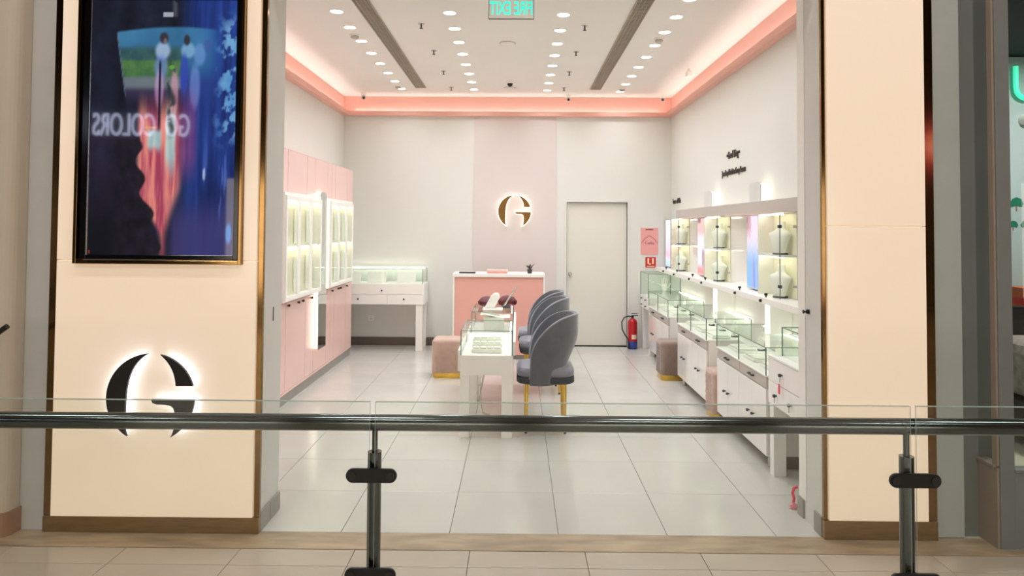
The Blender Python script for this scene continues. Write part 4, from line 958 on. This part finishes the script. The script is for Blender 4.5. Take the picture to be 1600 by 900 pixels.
# ================================================================== NEIGHBOURING FRONTAGE, RIGHT
struct(bx('wall_mall_right_strip', 2.287, 2.455, 3.885, 4.05, 0, 7.5, 'pillar_grey'), 'grey vertical strip right of the gold edge')
struct(bx('wall_mall_right_recess', 2.456, 2.635, 3.905, 4.05, 0, 7.5, 'charcoal'), 'charcoal recess wall beside the neighbouring window')
nb = thing('window_1', 'charcoal framed window bay of the neighbouring shop', 'window', (2.6, 3.8, 0), struct_=True)
bx('side_sill_wall', 2.545, 2.557, 3.751, 3.904, 0, .42, 'taupe', nb); bx('sill', 2.535, 2.60, 3.765, 3.904, .421, .435, 'taupe', nb, bevel=.002)
bx('corner_mullion', 2.558, 2.635, 3.745, 3.80, 0, 7.5, 'charcoal', nb, bevel=.002)
bx('side_jamb', 2.545, 2.557, 3.751, 3.79, .436, 7.5, 'taupe', nb)
bx('front_sill_wall', 2.636, 5.5, 3.75, 3.80, 0, .40, 'charcoal', nb); bx('front_sill', 2.636, 5.5, 3.742, 3.81, .401, .418, 'charcoal', nb, bevel=.002)
bx('side_glass', 2.549, 2.554, 3.792, 3.904, .436, 4.0, 'rail_glass', nb); bx('front_glass', 2.636, 5.5, 3.772, 3.778, .419, 4.0, 'rail_glass', nb)
nbw = struct(bx('wall_neighbour_back', 2.45, 8.0, 6.5, 6.6, 0, 3.30, 'teal_wall'), 'pale teal wall inside the neighbouring shop')
struct(bx('wall_neighbour_left', 2.46, 2.54, 4.06, 6.5, 0, 3.3, 'teal_wall'))
struct(bx('floor_neighbour', 2.45, 8, 3.81, 6.5, -.1, .0, 'cream_floor')); struct(bx('ceiling_neighbour', 2.45, 8, 3.83, 6.6, 3.31, 3.4, 'dark_ceiling'))
for (X, Z, s, lab) in ((4.622, 1.90, 1.0, 'upper left'), (4.79, 1.90, .9, 'upper right'), (4.59, 1.71, .7, 'lower left'), (4.71, 1.71, .8, 'lower right')):
    t_ = thing('tree_sticker', '%s green tree sticker on the neighbouring shop wall' % lab, 'sticker', (X, 6.49, Z), 'tree stickers')
    B().prism([(-.05 * s, .0), (-.065 * s, .03 * s), (-.035 * s, .075 * s), (.0, .09 * s), (.04 * s, .075 * s), (.065 * s, .03 * s), (.05 * s, 0), (0, .012 * s)], lambda u, v, d_: (X + u, d_, Z + v), 6.495, 6.499).build('crown', 'tree_green', t_)
    bx('trunk', X - .006 * s, X + .006 * s, 6.495, 6.499, Z - .04 * s, Z + .008 * s, 'wood', t_)
sh = thing('wall_shelf', 'wooden shelf on the neighbouring shop wall', 'shelf', (5.0, 6.4, .93))
bx('board', 4.45, 5.6, 6.25, 6.499, .945, .985, 'wood', sh, bevel=.003); bx('bracket_board', 4.5, 5.5, 6.47, 6.499, .86, .944, 'wood', sh)
o = thing('storage_box', 'orange box on the neighbouring wooden shelf', 'box', (4.72, 6.35, .986)); bx('body', 4.52, 4.95, 6.28, 6.46, .987, 1.17, 'orange', o, bevel=.006); bx('red_band', 4.515, 4.955, 6.277, 6.463, 1.02, 1.075, 'sign_red', o)
bd = thing('bed', 'bed with patterned grey cover in the neighbouring shop window', 'bed', (4.5, 5.5, 0))
bx('headboard', 3.90, 5.4, 6.05, 6.15, .0, 1.03, 'black', bd, bevel=.02); bx('mattress', 3.95, 5.35, 4.9, 6.04, .36, .80, 'bedding', bd, bevel=.09); bx('bed_frame', 3.92, 5.38, 4.87, 6.04, .12, .36, 'black', bd, bevel=.01)
for X in (3.97, 5.27):
    for Y in (4.9, 5.95): bx('leg', X, X + .06, Y, Y + .06, 0, .12, 'black', bd)
c = thing('dome_camera', 'white camera on the neighbouring shop wall', 'camera', (4.70, 6.45, 2.66)); B().cyl((4.70, 6.499, 2.71), (4.70, 6.43, 2.71), .05, .045, 20).build('housing', 'white', c, smooth=True); B().cyl((4.71, 6.43, 2.70), (4.715, 6.41, 2.695), .024, n=14).build('lens', 'black_gloss', c)
u_ = tag(B().tube([(4.60, 6.45, 3.20)] + [(4.60, 6.45, 3.02)] + [(4.70 - .10 * math.cos(math.radians(a)), 6.45, 3.0 - .10 * math.sin(math.radians(a))) for a in range(20, 161, 20)] + [(4.80, 6.45, 3.02), (4.80, 6.45, 3.20)], .022, 10).build('neon_letter', 'green_neon', smooth=True), 'green glowing letter U high on the neighbouring shop wall', 'neon letter')
NL = thing('ceiling_lamp', 'round ceiling lamp inside the neighbouring shop', 'lamp', (4.6, 5.2, 3.2)); B().cyl((4.6, 5.2, 3.309), (4.6, 5.2, 3.27), .16, n=24).build('shade', 'white', NL, smooth=True); B().cyl((4.6, 5.2, 3.269), (4.6, 5.2, 3.262), .15, n=24).build('diffuser', 'panel_lamp', NL)
area_light('neighbour_lamp', (4.6, 5.2, 3.25), .3, .3, 60, (1, .97, .93), shape='DISK')

# ================================================================== THE MALL BEHIND THE CAMERA (signs seen in the reflections, lit windows added)
struct(bx('wall_mall_opposite', -14, 14, -6.3, -6.0, 0, 7.5, 'mall_dark'), 'dark frontage across the mall')
struct(bx('ceiling_mall', -14, 14, -6.0, 3.87, 7.5, 7.6, 'mall_ceiling'))
tag(text_mesh('shop_sign', 'GO  COLORS', .64, 'sign_white', None, lambda x, y, z: (-7.40 - x, -5.96 + z, 3.62 + y + .05 * x * .2), depth=.02, xs=.50), 'white lit shop sign across the mall, mirrored in the tall screen', 'sign')
rs = thing('shop_sign', 'red sign with white letters across the mall, mirrored in the gold edge', 'sign', (8.3, -5.98, 2.9)); bx('board', 7.9, 8.9, -5.995, -5.93, 2.95, 3.65, 'sign_redlit', rs)
text_mesh('letters', "LEVI'S", .40, 'sign_white', rs, lambda x, y, z: (8.4 - x, -5.92 + z, 3.3 + y), depth=.01, xs=.8)
for k, X in enumerate((-11, -4.6, -1.4, 1.6, 5.0, 10.8)):
    w = thing('fill_window', 'added lit window for front light across the mall, number %s from the left end' % ('one', 'two', 'three', 'four', 'five', 'six')[k], 'shop window', (X, -5.99, 0), 'added light windows across the mall')
    bx('lit_pane', X - 1.1, X + 1.1, -5.995, -5.975, .4, 2.6, 'fill_lit', w)  # added glowing pane behind the camera, lights fronts and reflects in the handrail
    b = B(); b.box(X - 1.15, X - 1.1, -5.995, -5.95, .35, 2.65); b.box(X + 1.1, X + 1.15, -5.995, -5.95, .35, 2.65); b.box(X - 1.1, X + 1.1, -5.995, -5.95, .35, .4); b.box(X - 1.1, X + 1.1, -5.995, -5.95, 2.6, 2.65); b.build('frame', 'charcoal', w)
for k, (X, Y) in enumerate(((-5.5, 1.6), (-1.8, 1.6), (1.8, 1.6), (5.5, 1.6), (-5.5, -2.6), (-1.8, -2.6), (1.8, -2.6), (5.5, -2.6))):
    m_ = thing('ceiling_lamp', 'long mall ceiling lamp, %s in the %s row' % (('first', 'second', 'third', 'fourth')[k % 4], 'shopfront' if Y > 0 else 'far'), 'lamp', (X, Y, 7.5), 'mall ceiling lamps')
    bx('housing', X - .65, X + .65, Y - .17, Y + .17, 7.44, 7.499, 'white', m_); bx('diffuser', X - .6, X + .6, Y - .13, Y + .13, 7.43, 7.439, 'panel_lamp', m_)
    area_light('mall_lamp', (X, Y, 7.42), 1.2, .26, MALL_W, (1, .97, .93))
